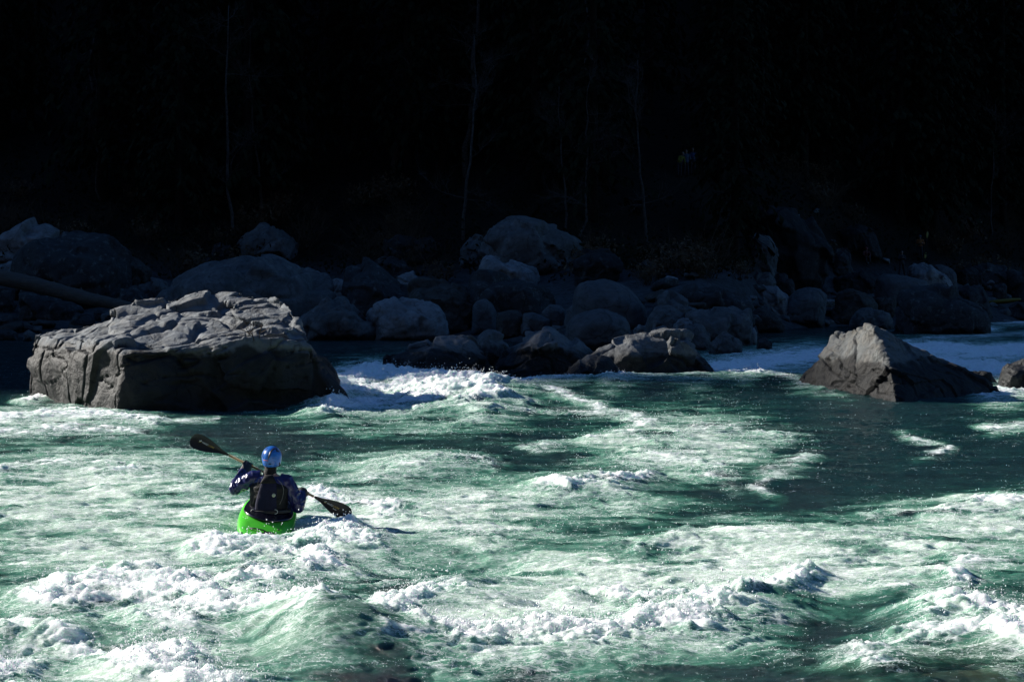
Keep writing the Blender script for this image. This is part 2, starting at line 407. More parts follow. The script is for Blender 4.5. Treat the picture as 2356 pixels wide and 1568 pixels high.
rock('black wet rock cut by the right edge of the picture', pl('2275,895 2300,855 2318,836 2360,828 2410,850 2425,895'), M_midwet, d=53.5, seed=6, vox=.04)
rock('low black wet rock just beyond the right slope of the sunlit peaked boulder', pl('2140,855 2160,838 2190,836 2215,852 2225,875'), M_midwet, d=58, seed=7, vox=.05)
rock('dark wet ledge in the gap between two midstream boulders', pl('1085,830 1095,775 1120,758 1150,765 1172,790 1180,840'), M_midwet, d=64, seed=8, vox=.06)
ROCKS = [
 ('pale blue grey boulder at the far left edge, standing above the fallen log', '-25,610 -22,545 7,529 33,535 59,511 73,507 106,508 119,524 148,540 150,600', M_pale, {}),
 ('large dark square boulder directly above the fallen log', '35,670 46,595 64,568 110,542 165,538 229,539 260,542 273,568 293,588 303,632 290,700 60,700', M_dark, dict(soft=4)),
 ('brownish block leaning on the right flank of the dark square boulder', '284,660 288,584 312,597 339,608 350,623 341,660', M_brown, {}),
 ('low cracked grey boulder right of the brownish block', '318,700 319,654 348,641 383,645 392,662 388,700', M_grey, {}),
 ('small cracked boulder at the lower right end of the fallen log', '270,715 277,661 312,658 330,672 345,693 340,715', M_dark, {}),
 ('pale slab at the left edge just over the fallen log', '-30,640 0,606 37,602 48,628 45,650', M_pale, {}),
 ('dark rounded boulder under the upper end of the fallen log', '-25,720 -15,657 5,657 33,664 37,690 22,720', M_dark, {}),
 ('dark flat boulder lying beneath the middle of the fallen log', '37,735 40,672 82,688 165,690 188,716 190,735', M_dark, {}),
 ('small dark stone tucked under the lower half of the fallen log', '214,735 217,714 229,711 242,721 244,735', M_dark, {}),
 ('dark dome shaped boulder behind the left shoulder of the huge river boulder', '155,760 162,735 180,721 202,720 217,735 222,760', M_dark, {}),
 ('dark rounded boulder at the left water edge', '-30,762 -10,728 28,726 42,738 46,762', M_dark, {}),
 ('low dark boulder half in the water at the bottom of the left bank', '-20,782 -10,760 12,757 36,764 50,782', M_dark, {}),
 ('little grey stone left of the huge river boulder, at the water', '52,784 56,765 66,759 79,768 84,784', M_grey, {}),
 ('wide bluish slab boulder rising behind the huge river boulder', '355,735 362,694 376,672 415,645 440,625 501,592 556,578 578,581 602,588 675,592 712,599 747,619 764,652 775,700 770,770', M_grey, dict(soft=5, amp=.025, top=.55, thick=.75)),
 ('dark humped boulder with white streaks above the wide bluish slab', '545,600 550,562 580,531 602,516 620,518 642,526 679,542 690,600', M_grey, {}),
 ('dark dome stone peeping out left of the bluish slab', '430,630 433,608 448,594 470,592 492,601 500,630', M_dark, {}),
 ('low dark stone among the brush left of the streaked humped boulder', '485,590 492,562 519,556 536,572 540,590', M_dark, {}),
 ('small pale stone squeezed between the bluish slab and a dark boulder', '758,690 760,642 774,636 795,645 800,690', M_pale, {}),
 ('big dark boulder with a slanting pointed top, right of the bluish slab', '775,750 786,675 806,625 819,608 832,604 855,614 892,632 920,648 948,668 950,750', M_dark, dict(soft=4)),
 ('pyramid shaped dark grey boulder at the water edge, left of a pale one', '690,782 696,742 718,722 736,703 754,689 784,677 800,686 819,706 841,725 868,757 880,782', M_grey, dict(amp=.04)),
 ('pale blue flat topped boulder at the water edge, right of the pyramid shaped one', '838,782 844,727 855,707 868,696 888,691 920,694 947,690 975,699 1004,707 1022,733 1045,774 1040,782', M_pale, dict(amp=.025, top=.45)),
 ('knobbly brown boulder with a dimpled front, behind the pale flat topped one', '930,765 934,695 947,663 956,650 984,646 998,642 1017,642 1033,654 1066,662 1083,668 1094,684 1096,765', M_brown, dict(amp=.06)),
 ('pointed pale stone behind the knobbly brown boulder', '905,690 914,640 936,625 951,625 967,641 975,690', M_pale, {}),
 ('pair of fused dark stones half buried in dry brush', '862,640 866,603 883,588 894,595 916,596 938,606 947,618 950,640', M_dark, {}),
 ('long dim boulder lying back in the brush, left of the greatest bank boulder', '878,605 885,549 910,539 965,547 991,551 1004,580 1005,605', M_blackish, {}),
 ('greatest boulder of the far bank, gabled top with an overhang at right', '1095,615 1101,584 1116,551 1127,522 1145,513 1178,501 1200,500 1252,513 1292,531 1338,546 1349,558 1336,590 1318,625 1200,635', M_grey, dict(soft=4, amp=.03, top=.2)),
 ('small pointed boulder against the left side of the gabled one', '1054,610 1060,575 1067,560 1094,540 1109,545 1118,610', M_grey, {}),
 ('pale smooth hump between the gabled boulder and a round dark one', '1090,670 1096,626 1105,606 1116,592 1164,598 1210,613 1232,624 1240,670', M_pale, dict(amp=.02, soft=8)),
 ('big round dark boulder with a cracked face in the middle of the bank', '1062,735 1067,660 1080,637 1105,627 1164,631 1191,642 1252,650 1266,666 1276,693 1270,735', M_dark, dict(amp=.02, soft=9)),
 ('dim squat boulder right of the gabled boulder overhang', '1315,655 1320,600 1347,575 1384,571 1417,583 1432,610 1430,655', M_blackish, {}),
 ('large smooth whale backed boulder, tallest of the rounded group', '1312,755 1316,680 1321,660 1338,645 1393,640 1420,647 1447,660 1467,680 1489,710 1494,742 1490,760', M_smooth, dict(amp=.012, crack=.0, soft=12, top=.3)),
 ('smooth rounded boulder wedged between the whale backed one and the front one', '1295,745 1303,712 1320,697 1362,691 1386,704 1395,745', M_smooth, dict(amp=.012, crack=0, soft=12)),
 ('smooth egg shaped boulder at the waterside in front of the whale backed one', '1297,805 1300,760 1306,740 1325,722 1350,714 1385,707 1420,719 1442,732 1452,755 1450,805', M_smooth, dict(amp=.012, crack=0, soft=12)),
 ('smooth narrow boulder left end of the rounded cluster by the water', '1083,765 1087,702 1100,689 1118,686 1134,697 1144,717 1146,765', M_smooth, dict(amp=.015, crack=0, soft=10)),
 ('brownish smooth cube like stone in the rounded cluster by the water', '1138,775 1143,720 1173,712 1191,712 1206,726 1208,775', M_brown, dict(amp=.012, crack=0, soft=9)),
 ('bluish smooth stone right of the brownish cube like one', '1198,765 1203,720 1228,717 1243,727 1266,735 1268,765', M_smooth, dict(amp=.02, crack=0, soft=9)),
 ('rounded two humped stone below the big round dark boulder', '1243,750 1246,717 1265,700 1287,700 1300,712 1302,750', M_smooth, dict(amp=.02, soft=9)),
 ('small bluish stone in the water gap behind the midstream rocks', '1255,790 1262,752 1290,748 1302,790', M_grey, {}),
 ('low grey sloping boulder behind a heap of pale stones, right of the whale backed one', '1500,750 1507,686 1536,671 1564,686 1600,705 1625,722 1628,750', M_grey, dict(top=.4)),
 ('long brown black boulder with moss streaks, right of centre', '1550,730 1557,672 1582,655 1600,661 1656,660 1689,666 1709,677 1736,696 1740,730', M_dark, dict(soft=5)),
 ('fractured bluish stone beside the right end of the whale backed boulder', '1485,775 1490,727 1509,712 1546,706 1576,720 1584,775', M_grey, dict(amp=.05, soft=4)),
 ('broad pale cracked boulder crowning the heap of stones at the water', '1578,795 1582,722 1628,717 1650,707 1685,706 1698,711 1725,714 1731,738 1728,795', M_grey, dict(amp=.035, top=.4)),
 ('rusty brown rounded boulder at the right end of the heap of stones', '1718,765 1723,722 1744,706 1766,709 1795,729 1806,750 1805,765', M_brown, dict(amp=.015, crack=0, soft=9)),
 ('pale oval stone low in the heap, left part', '1496,780 1500,752 1523,742 1542,749 1558,763 1560,780', M_pale, dict(amp=.02, soft=9)),
 ('pale lilac stone in the heap above the pale oval one', '1540,775 1546,741 1564,728 1582,733 1600,742 1605,775', M_pale, dict(soft=8)),
 ('small pale stone beside the egg shaped boulder', '1455,775 1459,754 1472,746 1489,751 1493,775', M_pale, dict(soft=8)),
 ('dark jagged stone at the front of the heap by the water', '1568,805 1572,750 1600,744 1619,752 1630,775 1632,805', M_grey, dict(amp=.05, soft=4)),
 ('dark triangular stone standing in the water at the front of the heap', '1630,815 1634,790 1652,775 1670,764 1689,772 1702,790 1705,815', M_grey, dict(soft=5)),
 ('round pale ball stone at the right foot of the heap', '1708,792 1711,767 1722,754 1736,753 1742,765 1742,792', M_pale, dict(amp=.02, crack=0, soft=10)),
 ('pale broken stones block beside the round ball stone', '1653,785 1657,754 1667,741 1683,738 1722,746 1722,785', M_grey, dict(amp=.06, soft=4)),
 ('small dark stone in the water right of the round ball stone', '1738,806 1745,785 1760,775 1775,790 1780,806', M_dark, {}),
 ('enormous dim boulder leaning at the forest edge, right half of the bank', '1735,640 1722,520 1726,485 1744,467 1762,466 1781,477 1803,477 1826,492 1854,499 1872,520 1898,547 1910,581 1903,620 1880,645', M_blackish, dict(soft=5, amp=.03, thick=.6)),
 ('mottled pale and dark rock at the left foot of the enormous dim boulder', '1722,630 1725,566 1744,537 1771,544 1787,588 1785,630', M_grey, dict(amp=.05)),
 ('violet grey stone in the rubble below the mottled rock', '1722,680 1727,647 1744,630 1771,624 1782,640 1785,680', M_grey, {}),
 ('dark blue stone in the rubble, right neighbour of the violet grey one', '1774,690 1777,645 1790,625 1808,630 1823,646 1832,690', M_dark, dict(amp=.05)),
 ('pale blue speckled boulder tilting left above a big brown slab faced one', '1732,720 1735,660 1746,650 1766,654 1784,659 1814,682 1812,720', M_pale, dict(amp=.04)),
 ('slab faced lilac grey boulder near the shore, its flat face turned left', '1785,745 1795,706 1808,686 1832,666 1858,659 1885,663 1903,678 1900,700 1895,745', M_smooth, dict(amp=.02, soft=5)),
 ('brownish arched boulder right of the slab faced one', '1912,745 1918,686 1927,670 1946,664 1968,664 1988,672 2014,690 2017,745', M_brown, dict(amp=.02, soft=6)),
 ('low pale flat rock at the water in front of the arched boulder', '1948,756 1953,731 1971,715 1992,707 2012,710 2047,721 2055,756', M_grey, dict(amp=.05)),
 ('dim dome boulder far up the bank at the forest edge', '1920,580 1927,536 1955,523 1975,514 2001,523 2016,545 2018,580', M_blackish, {}),
 ('rough grey rock between the enormous boulder and the seated person', '1905,640 1911,582 1920,569 1937,569 1952,588 1966,640', M_dark, dict(amp=.06)),
 ('smooth grey platform rock the person in black stands on', '2010,700 2016,640 2034,629 2084,634 2132,645 2138,660 2136,700', M_smooth, dict(amp=.012, crack=0, soft=8, top=.15)),
 ('dark lumpy ledge left of the platform rock', '1915,680 1918,640 1945,628 1990,625 2020,640 2024,680', M_blackish, dict(amp=.05)),
 ('large dark boulder at the right shore with white water along its foot', '2050,768 2060,712 2064,676 2121,662 2145,652 2167,658 2185,671 2220,680 2249,704 2271,729 2284,768', M_dark, dict(amp=.02, top=.3)),
 ('brown block in the shade between the arched boulder and the large right shore boulder', '2010,730 2016,686 2058,682 2064,730', M_brown, {}),
 ('pale violet broken rubble rock beneath the person with the paddle', '2088,665 2095,622 2121,605 2139,612 2176,634 2196,665', M_pale, dict(amp=.07, soft=3)),
 ('rounded grey boulder right of the pale rubble rock', '2144,665 2148,609 2163,607 2192,618 2201,631 2204,665', M_smooth, dict(amp=.02, soft=8)),
 ('low dim boulder right of the rounded grey one', '2200,660 2203,621 2231,614 2255,621 2260,660', M_blackish, {}),
 ('long dim boulder behind the pale lens shaped rock near the right edge', '2234,665 2237,612 2267,607 2313,616 2321,632 2322,665', M_dark, {}),
 ('pale lens shaped flat rock near the right edge', '2244,665 2247,642 2260,636 2291,641 2299,651 2300,665', M_pale, dict(amp=.015, soft=8)),
 ('tall dim boulder cut by the right edge of the picture', '2318,700 2321,630 2330,625 2356,627 2410,640 2415,700', M_dark, {}),
 ('dark boulder behind the large right shore boulder, left of the yellow kayak', '2190,725 2196,664 2240,654 2258,660 2266,676 2275,690 2279,725', M_dark, {}),
 ('small dark boulder just above the yellow kayak', '2282,690 2286,658 2304,651 2317,659 2320,690', M_dark, {}),
 ('dark boulder at the right end of the yellow kayak', '2318,735 2321,706 2341,692 2375,700 2380,735', M_dark, {}),
]
for i, (lab, poly, mat, kw) in enumerate(ROCKS):
    k = dict(soft=3, amp=.03); k.update(kw)
    if mat is M_smooth or k.get('crack', 1) == 0: k['ang'] = 0
    rock(lab, pl(poly), mat, seed=20+i, group='boulders heaped along the far bank', **k)
# submerged rocks showing through the water in front
def sunk(label, c, r, seed):
    mb = MB(); mb.ball(c, r, 28, 18); me = voxelise(mb.mesh('rock'), max(r)/28); relax(me, 2)
    displace(me, rock_disp(max(r), .05, .0, .01, seed)); smooth_flag(me)
    a = coords(me); a[:, 2] = np.minimum(a[:, 2], np.array([water_z(x, y) for x, y in a[:, :2]])-.045)
    setco(me, a-np.array(c)); o = link('rock', me, M_olive); o.location = c
    tag(o, label, 'rock')
# rubble: copies of a few stones
protos = []
for k in range(7):
    pts = [Vector(RNG.normal(size=3)) for _ in range(16)]
    pts = [p.normalized()*random.uniform(.75, 1.1) for p in pts]
    pts = [Vector((p.x, p.y*random.uniform(.7, 1.), p.z*.62)) for p in pts]
    mb = MB(); mb.add(*hull_mb(pts)); me = voxelise(mb.mesh('small_boulder'), .09); relax(me, 3); displace(me, rock_disp(1.6, .03, .015, .01, k)); smooth_flag(me)
    me.materials.clear(); me.materials.append((M_grey, M_dark, M_grey, M_brown, M_smooth, M_pale, M_dark)[k]); protos.append(me)
LABR = 'small boulder in the loose rubble heaped on the shaded far bank'
cnt = 0
while cnt < 292:
    u = random.uniform(-60, 2420) if cnt < 190 else random.uniform(1400, 2050); s = float(np.interp(u, SU, SY)); t = abs(random.gauss(0, 1))*7-1.2 if cnt < 190 else random.uniform(0, 22)
    if t > 23: continue
    Yv = s+t; Xv = (u-CU)/FPX*Yv; r = random.choice([.2, .25, .3, .35, .45, .6, .75])*random.uniform(.8, 1.2)
    o = bpy.data.objects.new('small_boulder', random.choice(protos)); COL.objects.link(o)
    o.location = (Xv, Yv, max(on_ground(Xv, Yv), -.2)+r*.2); o.scale = (r*random.uniform(.9, 1.4), r, r*random.uniform(.8, 1.2)); o.rotation_euler = (random.uniform(-.3, .3), random.uniform(-.3, .3), random.uniform(0, 6.3))
    tag(o, LABR, 'boulder', 'loose rubble stones on the far bank'); cnt += 1
# fallen log
def log():
    pts = [P(-60, 622, 104), P(0, 637, 103), P(80, 655, 102.4), P(160, 676, 101.8), P(240, 694, 101), P(300, 706, 100.4), P(345, 716, 100)]
    rad = [.45, .43, .4, .36, .3, .25, .2]
    mb = MB(); mb.tube(pts, rad, 14)
    for t, s in ((.28, .07), (.42, .06), (.55, .07), (.63, .05), (.75, .06)):
        k = t*6; i = int(k); p = pts[i].lerp(pts[i+1], k-i); mb.tube([p+Vector((0, 0, .2)), p+Vector((.1, -.1, rad[i]+.12))], [s, s*.6], 6)
    m, nt, b = newmat('weathered_log'); tc = N(nt, 'ShaderNodeTexCoord'); mp = N(nt, 'ShaderNodeMapping'); nt.links.new(tc.outputs['Object'], mp.inputs[0])
    mp.inputs['Rotation'].default_value = (0, R(-13), 0); mp.inputs['Scale'].default_value = (.35, 3, 3)
    n = noise_node(nt, mp.outputs[0], 4, 7, .65, .4)
    nt.links.new(mixc(nt, ramp(nt, n, [(.3, 0.), (.7, 1.)]), (.025, .02, .015), (.075, .06, .045)), b.inputs['Base Color']); b.inputs['Roughness'].default_value = .75
    bump(nt, n, .7, .05, b)
    me = voxelise(mb.mesh('log'), .06); relax(me, 2); displace(me, lambda a, n: .03*fbm3(a*np.array([.6, 2, 2]), 3)); smooth_flag(me)
    tag(link('fallen_log', me, m), 'long bare fallen log slanting down the left bank behind the huge river boulder', 'log')
log()
# ------------------------------------------------------------------ river: one height field with foam and aeration stored per vertex
SP = lambda s: pl(s)
# polyline (u v ...), half width, foam 0..1, crest height in metres
FOAM = [
 ('750 884 800 868 850 852 900 848 960 862 1040 880 1100 892', 26, 1.1, .8), ('770 912 860 905 960 905 1040 908', 16, .9, .3),
 ('770 938 860 932 960 927 1080 917', 11, .85, .2),
 ('800 932 950 920 1150 895 1300 888 1450 870 1560 858 1640 863 1740 868', 7, .95, .18), ('1400 876 1480 866 1560 858 1640 860 1730 868', 11, 1.25, .28),
 ('1150 902 1290 918 1400 942 1480 962', 6, .7, .08),
 ('1610 850 1700 838 1780 826 1870 815', 20, 1.2, .25), ('1640 815 1750 812 1850 800', 6, .55, .05),
 ('2090 800 2170 798 2240 808 2380 800', 18, 1.25, .55), ('2140 828 2250 840 2380 850', 18, 1.25, .55), ('2100 860 2200 868 2290 862', 10, 1.1, .3), ('2120 752 2180 746 2280 752', 7, .9, .25), ('2290 735 2380 738', 6, .9, .2), ('2060 790 2140 775 2250 770 2356 765', 6, .55, .1),
 ('2290 912 2330 903 2390 898', 14, .8, .12), ('1830 868 1900 875 1990 882', 5, .5, .05),
 ('-40 958 60 952 120 945 200 948 270 952 340 962', 12, .85, .12), ('-40 992 60 990 150 980 300 985', 12, .7, .1), ('62 915 80 908 98 906', 7, 1, .25), ('280 962 400 966 520 962', 4, .6, .04),
 ('-40 1080 60 1068 130 1062 230 1072 320 1086', 16, .6, .1),
 ('880 1092 960 1072 1030 1062 1110 1068', 15, .55, .12), ('1255 1122 1330 1112 1390 1108 1450 1104 1490 1092', 12, .8, .14), ('1385 1008 1410 998 1440 1000', 8, .85, .12), ('1490 1012 1560 998 1640 980 1720 985 1790 1002', 14, .5, .1),
 ('1470 1060 1560 1050 1650 1065 1680 1090', 16, .5, .08), ('1760 1115 1800 1070 1870 1040', 9, .5, .05), ('1180 950 1300 945 1420 955', 7, .45, .06), ('1430 965 1470 975 1530 960', 7, .6, .08), ('1210 1030 1300 1020', 7, .5, .06),
 ('2100 1000 2160 1018 2130 1042', 6, .6, .04), ('2270 985 2330 978 2390 975', 8, .65, .06), ('2180 1162 2230 1146 2300 1142 2390 1150', 12, .85, .15), ('1900 890 1990 905 2060 900', 6, .5, .07), ('1780 885 1850 905 1930 915', 7, .55, .08),
 ('1440 1255 1530 1236 1640 1224 1800 1216', 7, .6, .08), ('2000 1180 2130 1172 2260 1180', 8, .5, .05),
 ('690 1125 760 1140 840 1150 900 1160', 14, .85, .16), ('470 1175 520 1165 560 1158', 10, .7, .1), ('520 1242 600 1236 680 1224 780 1204 880 1232', 18, 1., .22), ('480 1255 560 1270 640 1262 760 1240', 14, .8, .16), ('545 1325 600 1305 700 1290 800 1240', 26, .95, .25), ('800 1180 900 1185 980 1170', 14, .7, .1),
 ('960 1150 1080 1140 1200 1160', 12, .5, .06), ('900 1210 1000 1205 1120 1225', 14, .55, .06),
 ('165 1352 230 1332 300 1318 380 1336 440 1350', 34, 1.1, .3), ('400 1402 470 1380 560 1375 650 1392 700 1402', 34, 1.1, .3), ('390 1495 440 1512 490 1545 510 1600', 56, 1.1, .3), ('-30 1448 60 1452 130 1462 240 1494', 20, .85, .2), ('-40 1540 60 1545 110 1590', 40, .95, .25), ('560 1440 640 1450 700 1470', 16, .55, .1),
 ('430 1330 480 1325 530 1338', 10, .9, .1), ('120 1410 200 1395 300 1420', 14, .5, .08),
 ('880 1385 930 1405 985 1430 1060 1448 1150 1452', 14, 1., .12), ('900 1405 960 1385 1020 1350 1090 1338', 24, 1.0, .28), ('1040 1440 1120 1445 1200 1440 1300 1432 1400 1420 1500 1405 1600 1392 1690 1370', 36, 1.1, .3), ('1680 1372 1760 1345 1830 1322 1880 1305', 16, .95, .25),
 ('1265 1352 1330 1345 1420 1352 1560 1348', 11, .9, .16), ('1390 1480 1440 1430 1480 1410', 14, .8, .12), ('1100 1470 1250 1475 1400 1470', 14, .6, .08), ('900 1335 960 1330 1050 1325', 10, .6, .08),
 ('1560 1440 1700 1425 1800 1420', 12, .55, .1), ('1940 1545 2010 1500 2060 1465 2120 1410 2170 1375', 28, .62, .15), ('2120 1452 2160 1440 2210 1444', 24, 1.05, .22), ('2240 1385 2300 1400 2350 1430 2400 1460', 36, 1.05, .3), ('2100 1378 2170 1352 2240 1318', 14, .75, .12), ('2230 1272 2270 1280 2320 1276', 10, .7, .1), ('1900 1340 1990 1335 2080 1350', 10, .5, .08),
 ('850 1500 920 1490 1000 1475', 12, .55, .08), ('950 1535 1120 1545 1320 1540', 14, .35, .05), ('1700 1500 1800 1520 1900 1540', 12, .4, .06),
]
# u, v, half width u, half height v, amount of air in the water
AIR = [(230, 1140, 420, 120, .55), (60, 1060, 260, 20, .25), (330, 1250, 480, 110, .55), (760, 1200, 380, 90, .65), (1050, 1190, 330, 90, .55), (1350, 1150, 260, 70, .4), (1560, 1030, 260, 90, .45), (900, 1080, 220, 50, .4),
 (950, 985, 300, 25, .3), (1850, 1280, 560, 90, .75), (2250, 1200, 260, 70, .55), (1450, 1330, 420, 80, .7), (1200, 1400, 300, 60, .6), (640, 1270, 330, 70, .75), (500, 1400, 420, 120, .45), (200, 1500, 300, 90, .3), (650, 1500, 360, 70, .3), (1100, 1500, 400, 60, .25), (1750, 1350, 300, 60, .7), (2150, 1500, 240, 60, .25), (920, 880, 170, 42, .8), (1740, 835, 150, 28, .8), (2250, 825, 240, 50, .55), (60, 965, 260, 30, .5)]
# swells: u, v, half width, half height, metres (dark glassy troughs are negative)
SWELL = [(720, 950, 170, 12, -.10), (930, 925, 400, 20, .10), (1600, 880, 420, 22, .30), (2000, 900, 350, 30, .28), (1300, 900, 250, 18, .2), (1500, 1010, 160, 20, .12), (990, 1062, 130, 20, .16), (1330, 1100, 160, 22, .12), (400, 1060, 220, 20, .08), (400, 1120, 120, 22, .06),
 (1800, 1150, 330, 26, -.1), (900, 1290, 200, 30, -.14), (1750, 1235, 330, 16, .1), (1100, 1300, 120, 25, -.1), (1980, 1410, 110, 34, -.09), (1850, 1440, 180, 26, -.05), (2130, 1400, 120, 30, .12), (745, 1440, 150, 62, .34), (900, 1470, 150, 40, .16), (150, 1450, 220, 22, .12), (180, 1500, 240, 26, -.1), (2250, 1560, 220, 46, .14), (1950, 1580, 180, 40, .1), (630, 1500, 200, 40, -.08), (300, 1390, 200, 30, -.1), (1400, 1395, 260, 26, -.05), (610, 1215, 90, 22, -.02)]
CLEAR = [(760, 1470, 190, 70, .3), (2250, 1550, 240, 60, .62), (1950, 1580, 190, 45, .6)]
yr = [11.5]
while yr[-1] < 152:
    y = yr[-1]; yr.append(y+.021*(max(y, 14)/15)**1.32)
yr = np.array(yr); NC = 1150
cs = np.linspace(-1, 1, NC); cs = np.sign(cs)*(.62*np.abs(cs)+.38*np.abs(cs)**3)
Yg, Cg = np.meshgrid(yr, cs, indexing='ij'); Yw = Yg.ravel(); Xw = (Cg*(.46*Yg+2.0)).ravel()
U = CU+FPX*Xw/Yw; V = HV+CAMZ*FPX/Yw
nV = len(Yw)
WX = Xw+.35*perlin2(Xw*.7, Yw*.5)+.12*perlin2(Xw*2.1+9, Yw*1.7); WY = Yw+.35*perlin2(Xw*.6+5, Yw*.6+2)+.12*perlin2(Xw*2+3, Yw*2.2)
Uw = CU+FPX*WX/Yw; Vw = HV+CAMZ*FPX/np.maximum(WY, 8)
foam = np.zeros(nV); crest = np.zeros(nV); air = np.zeros(nV); swell = np.zeros(nV); clear = np.zeros(nV)
for poly, wd, f, h in FOAM:
    p = np.array(pl(poly)); p[:, 1] += .5*h*(p[:, 1]-HV)/CAMZ
    lo = p.min(0)-[wd*13, wd*6.5]; hi = p.max(0)+[wd*13, wd*6.5]
    idx = np.nonzero((U > lo[0]) & (U < hi[0]) & (V > lo[1]) & (V < hi[1]))[0]
    if not len(idx): continue
    q = np.stack([Uw[idx]*.45, Vw[idx]], 1); best = np.full(len(idx), 1e9); pp = p*np.array([.45, 1])
    for a, b_ in zip(pp[:-1], pp[1:]):
        ab = b_-a; t = np.clip(((q-a)@ab)/(ab@ab), 0, 1); e = q-a-t[:, None]*ab
        best = np.minimum(best, np.hypot(e[:, 0], e[:, 1]*np.where(e[:, 1] > 0, .9, 1.1)))
    g = np.exp(-(best/wd)**2); foam[idx] = np.maximum(foam[idx], f*g); crest[idx] = np.maximum(crest[idx], h*np.exp(-(best/(wd*1.6))**2))
    air[idx] = np.maximum(air[idx], f*.85*np.exp(-(best/(wd*2.3))**2))
for u, v, a, b_, s in AIR: air = np.maximum(air, min(1.1, s*1.75)*np.exp(-(((Uw-u)/a)**2+((Vw-v)/b_)**2)**1.5))
for u, v, a, b_, s in SWELL:
    v2 = v+.6*max(s, 0)*(v-HV)/CAMZ; swell += s*np.exp(-((U-u)/a)**2-((V-v2)/b_)**2)
for u, v, a, b_, s in CLEAR: clear = np.maximum(clear, s*np.exp(-(((Uw-u)/a)**2+((Vw-v)/b_)**2)**2))
del Uw, Vw
far = np.clip((Yw-60)/60, 0, 1)
# water's own waves: chop drawn out across the stream
n1 = fbm2(WX*.55, WY*.9, 3); n2 = fbm2(WX*1.6+7, WY*3.0, 3, .55); n3 = perlin2(Xw*5.2, Yw*9.5)+.5*perlin2(Xw*11, Yw*19)
rough = .75+.35*np.clip(air+foam, 0, 1)
H = swell+.04*n1*rough+.019*(2*np.abs(n2)-.5)*rough+.011*n3*(1-.5*far)
brk = np.clip(.55+.9*fbm2(WX*1.3+3, WY*1.7+8, 3), 0, 1.35)
H += crest*(.36+.20*brk)
fm = smooth(.25, .85, foam*(.7+.6*brk))
lum = np.abs(fbm2(WX*2.7, WY*3.2, 3, .5))*2-.5; fine = np.abs(fbm2(Xw*8+2, Yw*10, 3, .5))*2-.5
H += fm*(.030*lum+.013*fine)*np.clip(crest/.12, .25, 1.25)
H *= np.where(Yw > 95, .45, 1)
# quiet round the boat so that it rides on top
bx, by = -3.07, 24.8
near = np.exp(-(((Xw-bx)/.5)**2+((Yw-by-.05)/1.45)**2)**2); H = H*(1-.8*near)-.05*near
# slack water along the shaded bank
sh = smooth(0, 14, shore(Xw, Yw)-Yw); H *= .3+.7*sh
me = bpy.data.meshes.new('river')
nr = len(yr); ii = (np.arange(nr-1)[:, None]*NC+np.arange(NC-1)[None]).ravel()
fa = np.stack([ii, ii+1, ii+NC+1, ii+NC], 1).astype(np.int32)
me.vertices.add(nV); me.vertices.foreach_set('co', np.stack([Xw, Yw, H], 1).astype(np.float32).ravel())
me.loops.add(fa.size); me.loops.foreach_set('vertex_index', fa.ravel())
me.polygons.add(len(fa)); me.polygons.foreach_set('loop_start', np.arange(0, fa.size, 4, dtype=np.int32))
me.polygons.foreach_set('use_smooth', np.ones(len(fa), bool)); me.update(calc_edges=True)
foam_v = np.clip(foam*(.55+.6*brk)+.12*(brk-.5)*(air > .3), 0, 1.2)
for nm, arr in (('foam', foam_v), ('air', np.clip(air*(.7+.5*fbm2(WX*.9+4, WY*1.6, 3))+.04*n1, 0, 1)), ('clear', clear*(1-np.clip(foam*1.5, 0, 1)))):
    at = me.attributes.new(nm, 'FLOAT', 'POINT'); at.data.foreach_set('value', arr.astype(np.float32))
m, nt, b = newmat('river_water'); tc = N(nt, 'ShaderNodeTexCoord'); o = tc.outputs['Object']
A = {}
for nm in ('foam', 'air', 'clear'):
    a = N(nt, 'ShaderNodeAttribute', attribute_name=nm); A[nm] = a.outputs['Fac']
mp = N(nt, 'ShaderNodeMapping'); nt.links.new(o, mp.inputs[0]); mp.inputs['Scale'].default_value = (.55, 1, 1); so_ = mp.outputs[0]
w1 = noise_node(nt, so_, 5.5, 9, .68, .8); w2 = noise_node(nt, so_, 26, 7, .72, .3); w3 = noise_node(nt, so_, 1.3, 7, .62, .6); w4 = noise_node(nt, o, 60, 4, .65)
w5 = noise_node(nt, so_, .42, 4, .6, .5)
def lace(n, lo=.84, hi=.985):                          # thin bright webs where the noise crosses its middle
    return maprange(nt, math_(nt, 'SUBTRACT', 1., math_(nt, 'MULTIPLY', math_(nt, 'ABSOLUTE', math_(nt, 'SUBTRACT', n, .5)), 7.)), lo, hi)
v1 = noise_node(nt, so_, 2.6, 6, .6, 1.2); v2 = noise_node(nt, so_, 8., 6, .62, 1.)
milk = math_(nt, 'ADD', math_(nt, 'MULTIPLY', A['air'], 1.25), math_(nt, 'MULTIPLY', math_(nt, 'SUBTRACT', w3, .5), .7))
milk = math_(nt, 'ADD', milk, math_(nt, 'MULTIPLY', math_(nt, 'SUBTRACT', w5, .5), .6))
milk = math_(nt, 'ADD', milk, math_(nt, 'MULTIPLY', math_(nt, 'SUBTRACT', w1, .5), .5), clamp=True)
body = ramp(nt, milk, [(0., (.010, .058, .046)), (.16, (.018, .088, .064)), (.36, (.052, .178, .124)), (.64, (.165, .325, .235)), (1., (.44, .57, .455))])
body = mixc(nt, maprange(nt, math_(nt, 'ADD', milk, A['air']), .05, .75), ramp(nt, w3, [(.35, (.003, .016, .021)), (.65, (.006, .034, .034))]), body)
wf = math_(nt, 'ADD', math_(nt, 'MULTIPLY', A['foam'], 1.0), math_(nt, 'MULTIPLY', math_(nt, 'SUBTRACT', w1, .5), 1.35))
wf = math_(nt, 'ADD', wf, math_(nt, 'MULTIPLY', math_(nt, 'SUBTRACT', w2, .5), .9))
